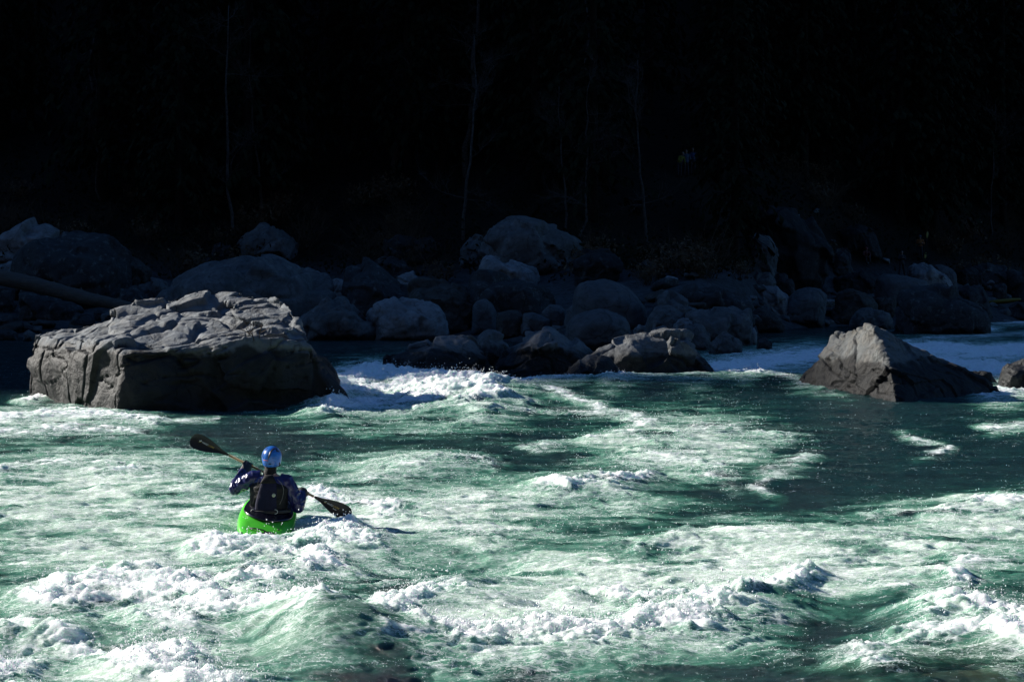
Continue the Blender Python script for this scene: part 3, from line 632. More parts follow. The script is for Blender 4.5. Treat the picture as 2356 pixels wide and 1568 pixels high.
white = math_(nt, 'MULTIPLY', maprange(nt, wf, .36, .86), maprange(nt, math_(nt, 'ADD', math_(nt, 'MULTIPLY', v2, .6), math_(nt, 'MULTIPLY', w2, .4)), .36, .56, .55, 1.))
web = math_(nt, 'MAXIMUM', lace(v1, .86, .99), lace(v2, .82, .98))
web = math_(nt, 'MULTIPLY', web, maprange(nt, math_(nt, 'ADD', math_(nt, 'ADD', A['air'], A['foam']), math_(nt, 'MULTIPLY', math_(nt, 'SUBTRACT', w3, .5), 1.2)), .15, .75))
fl = math_(nt, 'ADD', math_(nt, 'MULTIPLY', w2, .62), math_(nt, 'MULTIPLY', w4, .22)); fl = math_(nt, 'ADD', fl, math_(nt, 'ADD', math_(nt, 'MULTIPLY', A['air'], .06), math_(nt, 'ADD', math_(nt, 'MULTIPLY', w1, .10), math_(nt, 'MULTIPLY', w3, .12))))
fleck = math_(nt, 'MULTIPLY', maprange(nt, fl, .585, .655), maprange(nt, math_(nt, 'ADD', math_(nt, 'ADD', A['air'], A['foam']), math_(nt, 'MULTIPLY', math_(nt, 'SUBTRACT', v1, .5), 2.6)), -.02, .5))  # white flecks: bits of foam, plus sparkle painted into the colour
white = math_(nt, 'MAXIMUM', white, math_(nt, 'MAXIMUM', math_(nt, 'MULTIPLY', fleck, .85), math_(nt, 'MULTIPLY', web, .6)))
col = mixc(nt, white, body, (.88, .9, .89))
nt.links.new(col, b.inputs['Base Color']); b.inputs['IOR'].default_value = 1.333
nt.links.new(math_(nt, 'MULTIPLY_ADD', math_(nt, 'MAXIMUM', white, milk), -.38, .5), b.inputs['Specular IOR Level'])
nt.links.new(math_(nt, 'MULTIPLY_ADD', white, .4, .16), b.inputs['Roughness'])
nt.links.new(math_(nt, 'MULTIPLY_ADD', white, .5, .4), b.inputs['Subsurface Weight']); b.inputs['Subsurface Radius'].default_value = (.8, 1., .85); b.inputs['Subsurface Scale'].default_value = .22
bs = math_(nt, 'MULTIPLY_ADD', math_(nt, 'MULTIPLY', milk, math_(nt, 'SUBTRACT', 1., white)), -.45, .65)
bb = bump(nt, w1, bs, .11, None); bb = bump(nt, w2, bs, .036, None, bb); bump(nt, w4, .45, .010, b, bb)
tr = N(nt, 'ShaderNodeBsdfTransparent'); tr.inputs[0].default_value = (.80, .9, .80, 1); mx = N(nt, 'ShaderNodeMixShader')
cf = math_(nt, 'MULTIPLY', A['clear'], math_(nt, 'SUBTRACT', 1., white)); nt.links.new(cf, mx.inputs[0]); nt.links.new(b.outputs[0], mx.inputs[1]); nt.links.new(tr.outputs[0], mx.inputs[2])
nt.links.new(mx.outputs[0], nt.nodes['Material Output'].inputs[0])
tag(link('river', me, m), kind='structure')
def water_z(x, y):
    i = min(max(int(np.searchsorted(yr, y)), 0), nr-1); row = Xw[i*NC:(i+1)*NC]; j = min(int(np.searchsorted(row, x)), NC-1)
    return float(H[i*NC+j])
for lab, u, v, r, dz, sd in (('drowned brown boulder under the glassy hump of water below the kayak', 745, 1482, (.9, .75, .3), -.40, 3), ('drowned olive boulder under shallow water in the lower right corner', 2260, 1556, (1.1, .8, .3), -.37, 4), ('drowned flat olive rock at the bottom edge, right of centre', 1960, 1578, (.9, .7, .3), -.37, 5)):
    p = W(u, v+14); sunk(lab, (p.x, p.y, water_z(p.x, p.y)+dz), r, sd)
# ------------------------------------------------------------------ spray from the breaking crests, plus added white specks standing in for glints
glint = np.where((Yw > 13) & (Yw < 75) & (np.abs(Xw/Yw) < .34), np.clip(air*.9+foam*.8+.5*fbm2(Xw*1.1+8, Yw*1.9, 3)-.16, .004, 1.2)*(np.maximum(Yw, 15)/15)**.35, 0)
wgt = np.where((Yw > 13) & (Yw < 100) & (np.abs(Xw/Yw) < .34), (fm*np.clip(crest/.25, 0, 1.3))**2*np.minimum(1, (30/Yw)**.3), 0)
nd = 14000; idx = RNG.choice(nV, nd, p=wgt/wgt.sum())
ico = bmesh.new(); bmesh.ops.create_icosphere(ico, subdivisions=1, radius=1); iv = np.array([v.co[:] for v in ico.verts]); jf = np.array([[v.index for v in f.verts] for f in ico.faces]); ico.free()
hh = RNG.exponential(.045, nd)*np.where(Yw[idx] > 40, .6, 1)*np.clip(crest[idx]/.2, .5, 2.2); rr = RNG.uniform(.003, .008, nd)*np.clip(Yw[idx]/22, .9, 1.5)*np.where(RNG.random(nd) < .06, 1.8, 1)
cc = np.stack([Xw[idx]+RNG.normal(0, .05, nd), Yw[idx]+RNG.normal(0, .05, nd), H[idx]+.01+hh], 1)
ng = 34000; ig = RNG.choice(nV, ng, p=glint/glint.sum())  # specks lying on the surface, painting the sun's sparkle white
cc = np.concatenate([cc, np.stack([Xw[ig]+RNG.normal(0, .01, ng), Yw[ig]+RNG.normal(0, .01, ng), H[ig]+.004], 1)]); rr = np.concatenate([rr, RNG.uniform(.0025, .0072, ng)*(.55+.45*smooth(.05, .5, air[ig]+foam[ig]))*np.clip(Yw[ig]/24, .75, 1.7)]); nd += ng
iv = np.array([(1, 0, 0), (-1, 0, 0), (0, 1, 0), (0, -1, 0), (0, 0, 1), (0, 0, -1)], float); jf = np.array([(0, 2, 4), (2, 1, 4), (1, 3, 4), (3, 0, 4), (2, 0, 5), (1, 2, 5), (3, 1, 5), (0, 3, 5)])
sv = (cc[:, None]+iv[None]*rr[:, None, None]*np.stack([np.ones(nd), np.ones(nd), RNG.uniform(.8, 1.7, nd)], 1)[:, None]).reshape(-1, 3); sf = (jf[None]+(np.arange(nd)*len(iv))[:, None, None]).reshape(-1, 3)
me = np_mesh('spray', sv, sf)
m, nt, b = newmat('drops_and_glints'); b.inputs['Base Color'].default_value = (.85, .88, .88, 1); b.inputs['Roughness'].default_value = .12; b.inputs['IOR'].default_value = 1.33
tag(link('spray', me, m), kind='stuff')  # holds the thrown drops and the added glint specks
# ------------------------------------------------------------------ the kayak, its paddler and the paddle
KB = Vector((-3.07, 24.8, -.05))                        # where the boat sits on the water
M_green = simple('green_plastic', (.07, .50, .03), .32, .12, 6, spec=.5)
M_blk = simple('black_fabric', (.007, .007, .007), .65, .3, 40, .3)
M_rim = simple('dark_rubber', (.006, .006, .012), .22, .2, 30, .1)
M_navy = simple('wet_navy_nylon', (.010, .012, .075), .3, .2, 14, .3, .4, .012)
M_pfdnavy = simple('navy_vest_cloth', (.007, .008, .026), .8, .25, 30, .3, .2)
M_char = simple('charcoal_vest_cloth', (.008, .0078, .0075), .75, .3, 25, .4, .25)
M_skin = simple('skin', (.42, .23, .15), .5, .1, 30)
M_blue = simple('blue_helmet_shell', (.012, .105, .40), .3, .06, 5)
M_white = simple('white_print', (.62, .64, .64), .5, .05)
M_gold = simple('gold_print', (.40, .29, .07), .5, .05)
M_red = simple('red_print', (.35, .03, .04), .5, .05)
M_blade = simple('black_composite', (.008, .008, .009), .42, .2, 40)
M_wood = simple('tan_shaft', (.21, .14, .055), .45, .2, 30)
M_ring = simple('grey_webbing_ring', (.45, .46, .42), .4, .05)
M_patch = simple('worn_black_sticker', (.02, .022, .025), .5, .6, 60, .3)
kayak = empty('kayak', KB, (R(7.5), R(9.5), R(3)))
tag(kayak, 'bright green whitewater kayak with a black spray skirt, stern sunk in foam', 'kayak')
ST = [(-1.18, .03, -.03, .05), (-1.0, .13, -.07, .07), (-.75, .235, -.11, .115), (-.5, .31, -.125, .165), (-.25, .345, -.13, .205), (0, .355, -.13, .235), (.3, .345, -.13, .28), (.6, .29, -.11, .30), (.95, .2, -.05, .30), (1.25, .1, .04, .29), (1.4, .02, .12, .25)]
def stat(y):
    a = np.array(ST); return [float(np.interp(y, a[:, 0], a[:, k])) for k in (1, 2, 3)]
def hull():
    rows = []
    for y in np.linspace(-1.18, 1.4, 60):
        w, k, dk = stat(y); row = []
        for j in range(36):
            q = 2*math.pi*j/36; c, s = math.cos(q), math.sin(q)
            ex = .55
            x = w*math.copysign(abs(c)**ex, c)
            if s >= 0: z = .55*dk+.45*dk*abs(s)**.8*(1-.18*0)
            else: z = .55*dk+(k-.55*dk)*abs(s)**.65
            if s < 0: x *= .86+.14*(1-abs(s))
            row.append(Vector((x, y, z)))
        # ribs and hollows of the stern deck
        rows.append(row)
    mb = MB(); mb.grid(rows, closed=True)
    n = 36; mb.f.append(tuple(reversed(range(n)))); mb.f.append(tuple(len(rows)*n-n+j for j in range(n)))
    me = mb.mesh('hull'); a = coords(me)
    for i in range(len(a)):
        x, y, z = a[i]
        if z > .1 and -.62 < y < -.36 and abs(x) < .2:
            f = .5+.5*math.cos(x*44)
            a[i, 2] -= .014*(1-f)*smooth(-.62, -.57, y)*smooth(-.36, -.41, y)
    setco(me, a); md = link('hull', me, M_green, kayak); s = md.modifiers.new('s', 'SUBSURF'); s.levels = 1; s.render_levels = 1
    return md
hull()
def deck_z(x, y):
    w, k, dk = stat(y); s = math.sqrt(max(0, 1-min(1, abs(x)/w)**(2/.55))); return .55*dk+.45*dk*s**.8
def loop(rx0, ry0, ry1, dz, cy=0, n=40):
    out = []
    for j in range(n):
        q = 2*math.pi*j/n; x = rx0*math.cos(q); y = cy+(ry1 if math.sin(q) > 0 else ry0)*math.sin(q)
        out.append(Vector((x, y, deck_z(x, y)+dz)))
    return out
mb = MB(); lp = loop(.29, .33, .55, .02); mb.tube(lp+[lp[0]], .018, 8, cap=False); mb.build('cockpit_rim', M_rim, kayak)
rows = [loop(.30, .34, .56, .012), loop(.30, .34, .56, .03), loop(.28, .31, .5, .036), loop(.235, .22, .3, .04), loop(.21, .16, .2, .07)]
me = MB().grid(rows, closed=True).mesh('spray_skirt'); sk = link('spray_skirt', me, M_rim, kayak); s = sk.modifiers.new('s', 'SUBSURF'); s.levels = s.render_levels = 2
mb = MB(); mb.tube([(-.17, -.58, deck_z(-.17, -.58)+.006), (-.1, -.6, deck_z(-.1, -.6)+.02), (.0, -.61, deck_z(0, -.61)+.02), (.05, -.62, deck_z(.05, -.62)+.006)], .009, 8); mb.build('grab_handle', M_blk, kayak)
def sticker(name, outline, m, off=.004):
    mb = MB(); c = Vector((sum(p[0] for p in outline)/len(outline), sum(p[1] for p in outline)/len(outline), 0))
    rings = []
    for s_ in (1., .66, .33, .02):
        rings.append([Vector((c.x+(x-c.x)*s_, c.y+(y-c.y)*s_, deck_z(c.x+(x-c.x)*s_, c.y+(y-c.y)*s_)+off)) for x, y in outline])
    mb.grid(rings, closed=True); mb.build(name, m, kayak)
random.seed(3)
sticker('deck_sticker', [(.09+.085*math.cos(q)*random.uniform(.7, 1.15), -.66+.075*math.sin(q)*random.uniform(.7, 1.15)) for q in np.linspace(0, 6.28, 22)[:-1]], M_patch, .008)
# saw tooth decal on the left stern side
def decal():
    mb = MB()
    for k, (y, z, s_) in enumerate(((-.70, .105, .05), (-.74, .07, .055), (-.79, .03, .06))):
        w = stat(y)[0]+.004
        mb.add([(-w-.004, y+.06, z+.012), (-w-.004, y+.06, z-.03), (-w*.93-.004, y-.06, z-.004), (-w-.012, y+.06, z+.012)], [(0, 1, 2)])
    mb.build('side_decal', M_patch, kayak)
decal()
mb = MB(); mb.tube([(.18, -.5, deck_z(.18, -.5)+.002), (.18, -.5, deck_z(.18, -.5)+.012)], .016, 12); mb.build('drain_plug', M_blk, kayak)
# ---- paddler: local frame, x right, y away from the camera, z up from the water
kp = empty('person', KB)
tag(kp, 'kayaker seen from behind in a blue helmet, dark navy jacket and life vest, paddling', 'person')
LS, LE, LW = Vector((-.135, .02, .655)), Vector((-.375, .06, .525)), Vector((-.285, .33, .735))
RS, RE, RW = Vector((.255, .02, .61)), Vector((.395, .04, .315)), Vector((.425, .30, .445))
SA, SB = Vector((-.90, .40, 1.085)), Vector((.965, .33, .19))
sdir = (SB-SA).normalized()
def on_shaft(x): return SA+(SB-SA)*((x-SA.x)/(SB.x-SA.x))
LH, RH = on_shaft(-.262), on_shaft(.452)
TOR = [(.06, .03, .04, .205, .16), (.16, .03, .02, .195, .15), (.28, .035, .0, .175, .13), (.42, .045, .0, .19, .135), (.54, .055, .0, .20, .13), (.62, .058, .0, .19, .115), (.675, .058, .0, .135, .09), (.715, .055, .01, .075, .07), (.76, .052, .02, .06, .062)]
def torso(off=0, z0=0, z1=9):
    r = [t for t in TOR if z0 <= t[0] <= z1]
    return [(t[1], t[2], t[0]) for t in r], [(t[3]+off, t[4]+off) for t in r]
def grip(mb, c, wrist, axis, s=1.0, shaft_r=.0155):
    """palm, four fingers and a thumb closed round the shaft"""
    a = axis.normalized(); up = (wrist-c); up = (up-a*up.dot(a)).normalized(); f = a.cross(up)
    fr = .0098*s; rr = shaft_r+fr
    palm0 = wrist; mb.tube([wrist, wrist.lerp(c+up*.045, .6), c+up*(rr+.012)], [(.034*s, .024*s), (.042*s, .022*s), (.044*s, .016*s)], 10, side=a)
    for i, (o_, ln) in enumerate(((-.033, .92), (-.011, 1.06), (.011, 1.0), (.033, .82))):
        pts = []
        for k in range(8):
            q = R(70)-R(255)*ln*k/7
            pts.append(c+a*o_*s+(f*math.cos(q)+up*math.sin(q))*rr)
        mb.tube(pts, [fr*1.08, fr*1.05, fr, fr, fr*.96, fr*.92, fr*.85, fr*.6], 8)
    pts = [c+a*(-.040*s)+up*(rr+.016)]
    for k in range(6):
        q = R(110)+R(170)*k/5
        pts.append(c+a*(-.046*s+.012*k/5)+(f*math.cos(q)+up*math.sin(q))*(rr+.004))
    mb.tube(pts, [fr*1.3, fr*1.25, fr*1.2, fr*1.15, fr*1.1, fr, fr*.7], 8)
def head(mb, c, fwd, s=1.0):
    f = fwd.normalized(); side = f.cross(Vector((0, 0, 1))).normalized(); up = side.cross(f)
    M = Matrix((side, f, up)).transposed()
    mb.ball(c+up*.02*s, (.075*s, .095*s, .115*s), 16, 12, M); mb.ball(c+f*.022*s-up*.055*s, (.056*s, .068*s, .06*s), 14, 10, M)
    mb.tube([c+f*.088*s+up*.02*s, c+f*.112*s-up*.018*s, c+f*.09*s-up*.03*s], [.009*s, .015*s, .012*s], 8)
    mb.ball(c+f*.084*s-up*.062*s, (.024*s, .012*s, .009*s), 10, 6, M)
    for q in (-1, 1): mb.ball(c+side*q*.077*s, (.010*s, .02*s, .032*s), 8, 6, M)
    return M
mb = MB(); p, r = torso(-.012); mb.tube(p, r, 20, side=(1, 0, 0))
HC = Vector((.072, .035, .905))
mb.tube([(.055, .015, .70), (.06, .02, .80), (.068, .03, .86)], [.062, .057, .06], 14); head(mb, HC+Vector((0, .005, -.01)), Vector((-.05, 1, -.05)))
for A_, B_, C_ in ((LS, LE, LW), (RS, RE, RW)):
    mb.tube([A_+Vector((.05 if A_ is LS else -.05, 0, .0)), A_, A_.lerp(B_, .5), B_, B_.lerp(C_, .4), C_], [.06, .055, .047, .041, .038, .027], 12)
grip(mb, LH, LW, sdir, .93); grip(mb, RH, RW, sdir, .93)
for q in (-1, 1): mb.tube([(.03+.08*q, .05, .12), (.03+.15*q, .3, .20), (.03+.17*q, .5, .17), (.03+.11*q, .85, .08), (.03+.1*q, 1.0, .1)], [.085, .075, .06, .045, .03], 12)
body = mb.remesh('body', .0065, M_skin, kp, iters=3)
for q in (-1, 1):
    mb = MB(); mb.ball(HC+Vector((q*.031-.005, .098, .0)), .0095, 10, 8); mb.build('eye', M_white, kp)
# dry top with loose wrinkled sleeves
mb = MB(); p, r = torso(.02, 0, .70); mb.tube(p, r, 24, side=(1, 0, 0))
for A_, B_, C_ in ((LS, LE, LW), (RS, RE, RW)):
    ins = Vector((.075, 0, .0)) if A_ is LS else Vector((-.075, 0, .01))
    mb.tube([A_+ins, A_, A_.lerp(B_, .35), A_.lerp(B_, .75), B_, B_.lerp(C_, .35), B_.lerp(C_, .75), C_-(C_-B_)*.06], [.09, .093, .09, .086, .086, .08, .064, .046], 16)
mb.ball(LE+Vector((-.01, -.01, -.015)), .075); mb.ball(RE+Vector((.005, -.01, -.02)), .08); mb.ball(RE.lerp(RW, .35), .066); mb.ball(LE.lerp(LW, .4), .066)
def wr(a, n):
    q = a*np.array([34, 14, 16]); q[:, 0] += a[:, 2]*22
    d = .0055*fbm3(q*.55+4, 3, .5); arm = smooth(.19, .27, np.abs(a[:, 0]-.055))
    return d*.5+arm*(.011*(1-np.abs(perlin3(a*np.array([22, 9, 13])+7))*2))
mb.remesh('dry_top', .007, M_navy, kp, disp=wr, iters=3)
mb = MB(); mb.tube([(.055, .005, .66), (.055, .01, .715), (.058, .015, .75), (.062, .018, .785), (.064, .02, .80)], [(.098, .085), (.083, .075), (.074, .07), (.074, .07), (.070, .066)], 20, side=(1, 0, 0))
mb.remesh('collar', .006, M_char, kp, disp=lambda a, n: .004*fbm3(a*np.array([18, 18, 40]), 3), iters=2)
for c_, w_ in ((LH, LW), (RH, RW)):
    mb = MB(); grip(mb, c_, w_, sdir, 1.3); mb.tube([w_+(w_-c_).normalized()*-.0+((LE if c_ is LH else RE)-w_)*.42, w_, w_.lerp(c_, .5)], [.075, .066, .060], 12)
    mb.ball(c_+(w_-c_)*.35, .052); mb.remesh('glove', .006, M_blk, kp, iters=2)
# life vest: shell, navy back panel, belt, rings, straps
mb = MB(); p, r = torso(.05, .27, .60); p = [(p[0][0], p[0][1], .205)]+p+[(.056, 0, .645)]; r = [(.235, .185)]+[(.232, .18)]+r[1:]+[(.135, .12)]
mb.tube(p, r, 24, side=(1, 0, 0))
vest = mb.remesh('life_vest', .008, M_char, kp, disp=lambda a, n: .006*fbm3(a*np.array([9, 9, 26]), 3), iters=3)
def tor_at(z):
    T = np.array(TOR); return [float(np.interp(z, T[:, 0], T[:, k])) for k in (1, 2, 3, 4)]
def back_pt(z, q, off):
    off = off+.018+.03*max(0, (.45-z)/.2)                                # q angle from straight back, + to the right
    cx, cy, rx, ry = tor_at(z); return Vector((cx+(rx+off)*math.sin(q), cy-(ry+off)*math.cos(q), z))
def panel(z0, z1, prof, off, n=16, k=18, th=.02, bulge=.012):
    out = []; inn = []
    for i in range(k):
        t = i/(k-1); z = z0+(z1-z0)*t; qa, qb = prof(t); e = math.sin(math.pi*min(max(t, .04), .96))**.3
        ro = []; ri = []
        for j in range(n):
            s_ = j/(n-1); q = qa+(qb-qa)*s_; ed = math.sin(math.pi*min(max(s_, .03), .97))**.3
            ro.append(back_pt(z, q, off+th*ed*e)); ri.append(back_pt(z, q, off-.02))
        out.append(ro); inn.append(ri)
    rows = [o_+list(reversed(i_)) for o_, i_ in zip(out, inn)]
    mb = MB(); mb.grid(rows, closed=True); N_ = 2*n; mb.f.append(tuple(reversed(range(N_)))); mb.f.append(tuple((k-1)*N_+j for j in range(N_)))
    return mb
panel(.265, .615, lambda t: (-.62+.30*max(0, t-.25)**1.2*1.2, .52-.12*t), .026).build('back_panel', M_pfdnavy, vest)
panel(.60, .70, lambda t: (-.42+.1*t, .40-.1*t), .03, th=.018, k=8).build('upper_yoke', M_char, vest)
mb = MB(); ring = [back_pt(.245, q, .043) for q in np.linspace(-1.7, 1.7, 30)]; mb.tube(ring, [(.006, .022)]*30, 8, side=(0, 1, 0)); mb.build('waist_belt', M_blk, vest)
for q0, fl in ((-.62, 1), (.42, -1)):
    mb = MB(); c_ = back_pt(.255, q0, .058); pts = [c_+Vector((.026*math.cos(a_)*-fl*1.0, -.004, .026*math.sin(a_))) for a_ in np.linspace(R(-115), R(115), 16)]
    mb.tube(pts, .0042, 6); mb.build('webbing_ring', M_ring, vest)
for q0, q1 in ((.48, .62), (-.5, -.72)):
    mb = MB(); pts = [back_pt(z, q0+(q1-q0)*t+(.25*math.sin(t*3.1) if q0 > 0 else 0), .05) for t, z in zip(np.linspace(0, 1, 14), np.linspace(.655, .34, 14))]
    mb.tube(pts, .0032, 6); mb.build('piping', M_char if q0 < 0 else simple('pale_piping', (.12, .11, .10), .5), vest)
c_ = back_pt(.455, .30, .051); nrm = (c_-Vector((tor_at(.455)[0], 0, .455))).normalized(); rot = nrm.to_track_quat('Z', 'Y').to_matrix()
mb = MB(); mb.tube([c_-nrm*.004, c_+nrm*.002], .023, 24); lg = mb.build('round_logo', simple('pale_logo', (.36, .38, .30), .5), vest)
mb = MB(); mb.tube([c_+rot@Vector((-.013, .010, .004)), c_+rot@Vector((.0, .012, .004)), c_+rot@Vector((.004, .0, .004)), c_+rot@Vector((.013, -.011, .004))], [(.003, .001), (.005, .001), (.006, .001), (.003, .001)], 6); mb.build('logo_mark', M_char, lg)
# helmet
hm = MB(); rows = []
def hp(th, ph, off=0):                                 # th from the crown, ph from straight back, + to the right
    a_, b_, c__ = .123+off, .142+off, .128+off
    low = th > R(90); s = math.sin(th) if not low else 1-.10*((th-R(90))/R(35))**2
    z = c__*math.cos(th)*(1 if not low else 1.25)
    return HC+Vector((a_*s*math.sin(ph)*1.0, -b_*s*math.cos(ph)+.006, z+.012))
PH = np.linspace(0, 2*math.pi, 49)[:-1]
for th in np.linspace(R(1), R(90), 18): rows.append([hp(th, ph) for ph in PH])
def rim_th(ph): return R(90)+R(44)*(.5+.5*math.cos(ph))**.6+R(10)
for t in np.linspace(.12, 1, 10): rows.append([hp(R(90)+(rim_th(ph)-R(90))*t, ph) for ph in PH])
rows.append([hp(rim_th(ph), ph, -.014) for ph in PH]); rows.append([hp(R(60), ph, -.02) for ph in PH])
hm.grid(rows, closed=True); hel = hm.build('helmet', M_blue, kp)
def stripe(pts, wd, name, m, off=.002):
    mb = MB(); P_ = [hp(R(t), R(p), off) for t, p in pts]; c = HC+Vector((0, 0, 0)); L, Rr = [], []
    for i, p in enumerate(P_):
        t = (P_[min(i+1, len(P_)-1)]-P_[max(0, i-1)]).normalized(); nn = (p-c).normalized(); s_ = t.cross(nn).normalized(); w_ = wd[i] if hasattr(wd, '__len__') else wd
        L.append([p-s_*w_-nn*.004, p-s_*w_+nn*.001, p+s_*w_+nn*.001, p+s_*w_-nn*.004])
    mb.grid(L, closed=True); mb.build(name, m, hel)
from_ = lambda a, b, n: list(zip(np.linspace(a[0], b[0], n), np.linspace(a[1], b[1], n)))
M_line = simple('black_vent_strip', (.01, .01, .02), .35)
stripe([(99, -12), (90, -9), (78, -5), (66, -1), (54, 6), (44, 18), (38, 36), (38, 60)], [.005, .008, .010, .010, .010, .010, .011, .009], 'vent_strip', M_line)
stripe([(98, -50), (88, -56), (74, -54), (60, -48), (46, -42), (32, -38)], [.004, .007, .008, .007, .006, .004], 'vent_strip', M_line)
stripe([(42, 52), (54, 46), (58, 58), (60, 66)], [.009, .014, .012, .008], 'vent_strip', M_line)
stripe([(103, -52), (104, -40), (105, -28), (105.5, -14)], [.0045]*4, 'red_lettering_strip', M_red)
stripe([(121, -12), (121.5, -4), (122, 4)], [.007]*3, 'rear_vent', M_line)
for t, p in ((97, -30), (97, 10), (119, -38), (121, -26), (126, 24)): stripe([(t-1.6, p), (t, p), (t+1.6, p)], [.002, .004, .002], 'rivet', M_line)
mb = MB(); mb.tube([hp(R(118), R(62), -.004), hp(R(128), R(70), -.004)+Vector((0, .01, -.018)), HC+Vector((.062, .05, -.125)), HC+Vector((.0, .09, -.13))], [(.012, .006), (.018, .008), (.010, .004), (.010, .004)], 8); mb.build('chin_strap', M_blk, hel)
mb = MB(); mb.tube([hp(R(118), R(-62), -.006), HC+Vector((-.062, .05, -.125)), HC+Vector((.0, .09, -.13))], [(.010, .004)]*3, 8); mb.build('chin_strap', M_blk, hel)
# ---- paddle
pad = empty('paddle', KB)
tag(pad, 'double bladed kayak paddle with a tan shaft and black blades, held by the kayaker', 'paddle')
L_ = (SB-SA).length; pA, pB = SA+sdir*.43, SB-sdir*.44
mb = MB(); mb.tube([pA, pA.lerp(pB, .5), pB], .0155, 12); mb.build('shaft', M_wood, pad)
def blade(neck, d, wid, tip_cut, nrm0, name='blade', lean=0):
    d = d.normalized(); n = (nrm0-d*nrm0.dot(d)).normalized(); s = d.cross(n); Ln = .53
    prof = [(0, .018), (.05, .019), (.10, .027), (.16, .048), (.24, .074), (.32, .093), (.39, .102), (.44, .101), (.48, .092), (.505, .074), (.522, .048), (.53, .018)]
    rows = []
    for t, w_ in prof:
        th = .016 if t < .06 else .016-.011*min(1, (t-.06)/.12); sh = lean*max(0, t-.1)
        cv = -.03*(t/.53)**2
        row = [neck+d*t+s*(x*w_+sh*.2)+n*(cv+.018*(x*x)*min(1, t/.2)) for x in (-1, -.6, -.2, .2, .6, 1)]
        rows.append([p+n*th*.5*(1 if 0 < i < 5 else .4) for i, p in enumerate(row)]+[p-n*th*.5*(1 if 0 < i < 5 else .4) for i, p in reversed(list(enumerate(row)))])
    mb = MB(); mb.grid(rows, closed=True); mb.f.append(tuple(reversed(range(12)))); mb.f.append(tuple((len(rows)-1)*12+j for j in range(12)))
    o = mb.build(name, M_blade, pad); sb = o.modifiers.new('s', 'SUBSURF'); sb.levels = sb.render_levels = 2
    return o, d, n, s
def words(body, parent, origin, ex, ey, en, size, m, name):
    c = bpy.data.curves.new(name, 'FONT'); c.body = body; c.size = size; c.extrude = .001; c.shear = .25
    o = bpy.data.objects.new('tmp', c); COL.objects.link(o); dg = bpy.context.evaluated_depsgraph_get(); dg.update()
    me = bpy.data.meshes.new_from_object(o.evaluated_get(dg)); w_ = max(v.co.x for v in me.vertices); bpy.data.objects.remove(o)
    M = Matrix((ex.normalized(), ey.normalized(), en.normalized())).transposed().to_4x4(); M.translation = origin; me.transform(M)
    link(name, me, m, parent); return w_
VIEW = Vector((0, -1, .12))
for neck, d, lab, ln in ((pA, -sdir, 'left', -.25), (pB, sdir, 'right', .25)):
    o, dd, n, s = blade(neck, d, .1, 0, VIEW, lean=ln)
    ex = sdir; ey = n.cross(ex); face = n
    st = neck+dd*(.40 if lab == 'left' else .16)+n*.012
    for k, mm in ((0, M_white), (1, M_gold)):
        mb = MB(); c0 = st+ex*.0-ey*(.004+.013*k)+ey*.012; M3 = Matrix((ex, ey, n)).transposed(); mb.box(c0, (.016, .0042, .001), M3 @ Matrix.Rotation(R(32), 3, 'Z')); mb.build('brand_mark', mm, o)
    w_ = words('HARD', o, st+ex*.026-ey*.009, ex, ey, n, .030, M_white, 'lettering')
    words('CORE', o, st+ex*(.030+w_)-ey*.009, ex, ey, n, .030, M_gold, 'lettering')
    if lab == 'right': words('Twist', o, st+ex*.115-ey*.036, ex, ey, n, .024, M_white, 'lettering')
# ------------------------------------------------------------------ forest on the far slope
random.seed(21)
M_bark = simple('dark_bark', (.016, .013, .010), .9, .4, 6, .6, .1)
M_pbark = simple('pale_bark', (.055, .052, .048), .9, .7, 7, .4, .1)
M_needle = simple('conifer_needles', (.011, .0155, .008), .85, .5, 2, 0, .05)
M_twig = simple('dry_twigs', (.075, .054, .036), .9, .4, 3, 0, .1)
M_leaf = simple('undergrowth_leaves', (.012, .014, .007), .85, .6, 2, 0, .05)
M_oldleaf = simple('withered_leaves', (.09, .055, .025), .8, .5, 3)
def conifer(seed):
    rg = random.Random(seed); Hh = rg.uniform(23, 28); root = empty('conifer_tree'); tr = MB()
    tr.tube([(0, 0, -1), (0, 0, 1), (.1, 0, Hh*.5), (0, .1, Hh)], [.5, .36, .24, .03], 9)
    cr = MB(); z = 2.2
    while z < Hh-.4:
        f = z/Hh; L = 3.9*(1-f)**.75+.35
        for k in range(6):
            a = rg.uniform(0, 6.283); l = L*rg.uniform(.6, 1.1); dr = rg.uniform(.12, .35)
            c, s = math.cos(a), math.sin(a); pts = [Vector((c*l*t, s*l*t, z+.25*l*t-dr*2.2*l*t*t)) for t in (0, .35, .7, 1)]
            tr.tube(pts, [.05*(1-f)+.012, .03, .018, .006], 4, cap=False)
            for j in range(9):
                t = rg.uniform(.22, 1); i = min(int(t*3), 2); p = pts[i].lerp(pts[i+1], t*3-i); w = rg.uniform(.10, .2); h = rg.uniform(.35, .8)*(1-.4*f)
                q = a+rg.uniform(-1.2, 1.2); d = Vector((math.cos(q), math.sin(q), 0)); sd = Vector((-d.y, d.x, rg.uniform(-.3, .3)))*w
                e = p+d*rg.uniform(.1, .45)-Vector((0, 0, h)); m_ = p.lerp(e, .5)+d*.08
                cr.add([p-sd*.4, p+sd*.4, m_+sd, e, m_-sd], [(0, 1, 2, 4), (4, 2, 3)])
        z += rg.uniform(.38, .62)
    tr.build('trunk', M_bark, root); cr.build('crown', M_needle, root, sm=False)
    return root
